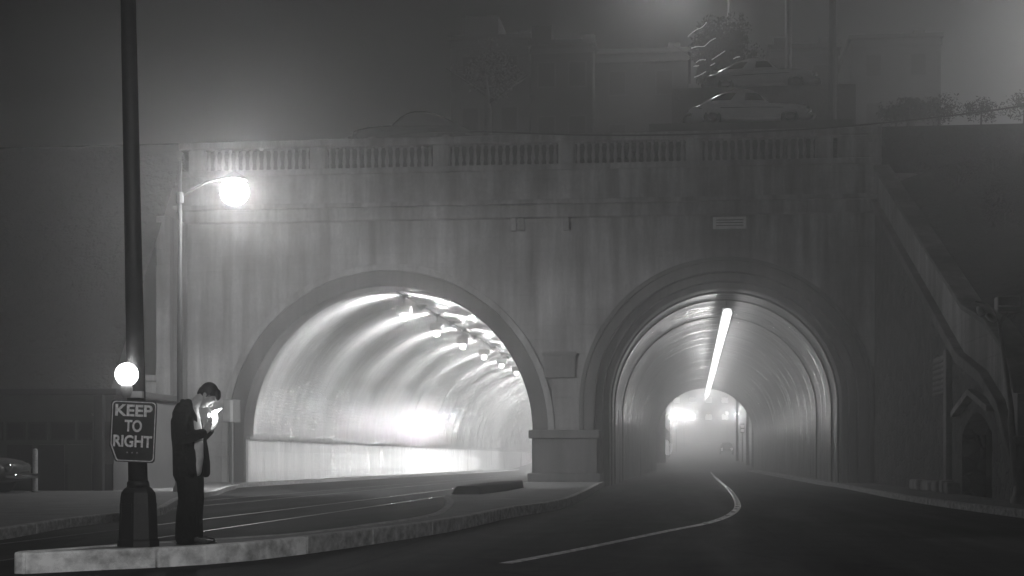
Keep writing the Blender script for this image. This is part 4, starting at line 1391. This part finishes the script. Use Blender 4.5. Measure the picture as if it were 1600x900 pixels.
for s in (-1, 1):
    o_ = .03 if s > 0 else -.005
    sh_ = MB()
    limb(sh_, [(-.085 + o_, s * .1, .045), (0 + o_, s * .1, .055), (.09 + o_, s * .105, .045), (.185 + o_, s * .11, .032)], [(.036, .042), (.04, .05), (.045, .04), (.036, .026)], 14)
    so = remesh(sh_, 'shoe', 'leather', .006, man, 2)
    MB().prism([(-.12 + o_, s * .1 - .035), (0.02 + o_, s * .1 - .036), (.1 + o_, s * .1 - .046), (.19 + o_, s * .1 - .035), (.225 + o_, s * .1 + .01), (.19 + o_, s * .1 + .045), (.1 + o_, s * .1 + .048), (-.12 + o_, s * .1 + .035)], 0, .014).build('sole', 'leather', so)
# cigarette, match and flame
def mw(v):
    c, s_ = math.cos(YAW), math.sin(YAW)
    return (mx + v[0] * c - v[1] * s_, my + v[0] * s_ + v[1] * c, .194 + v[2])
mo = hp(.098, .0, -.052)
cg = MB()
tip = mo + Vector((.05, 0, -.055))
cg.tube([mw(mo - Vector((.006, 0, -.006))), mw(tip)], .0042, 8)
tag(cg.build('cigarette', 'white'), 'thin white cigarette between the bowed man\'s lips', 'cigarette')
FB = Vector((.235, .008, 1.27))
mt = empty('burning_match', mw(FB), 'burning match flaring bright between the man\'s cupped hands', 'match', rz=YAW)
MB().tube([(0, 0, 0), (-.03, -.01, -.05)], .0028, 6).build('stick', 'match', mt)
fl = MB()
limb(fl, [(0, 0, 0), (.0, 0, .035), (.005, 0, .075), (.02, 0, .11), (.05, 0, .125), (.085, 0, .145)], [.012, .03, .034, .022, .011, .004], 7)
limb(fl, [(-.01, 0, .03), (-.035, .0, .06), (-.045, 0, .09)], [.015, .022, .008], 6)
fl.build('flame', 'em_flame', mt, smooth=True)

# ================================================================== the fog
hzb = MB().box(-88, 88, -28, 328, -1.6, 42).build('haze', None)
tag(hzb, kind='stuff')
m = bpy.data.materials.new('fog')
m.use_nodes = True
n = m.node_tree.nodes
l = m.node_tree.links
n.remove(n['Principled BSDF'])
v = n.new('ShaderNodeVolumePrincipled')
v.inputs['Color'].default_value = (.95, .95, .95, 1)
v.inputs['Density'].default_value = HAZE
v.inputs['Anisotropy'].default_value = 0.79
l.new(v.outputs[0], n['Material Output'].inputs['Volume'])
hzb.data.materials.append(m)
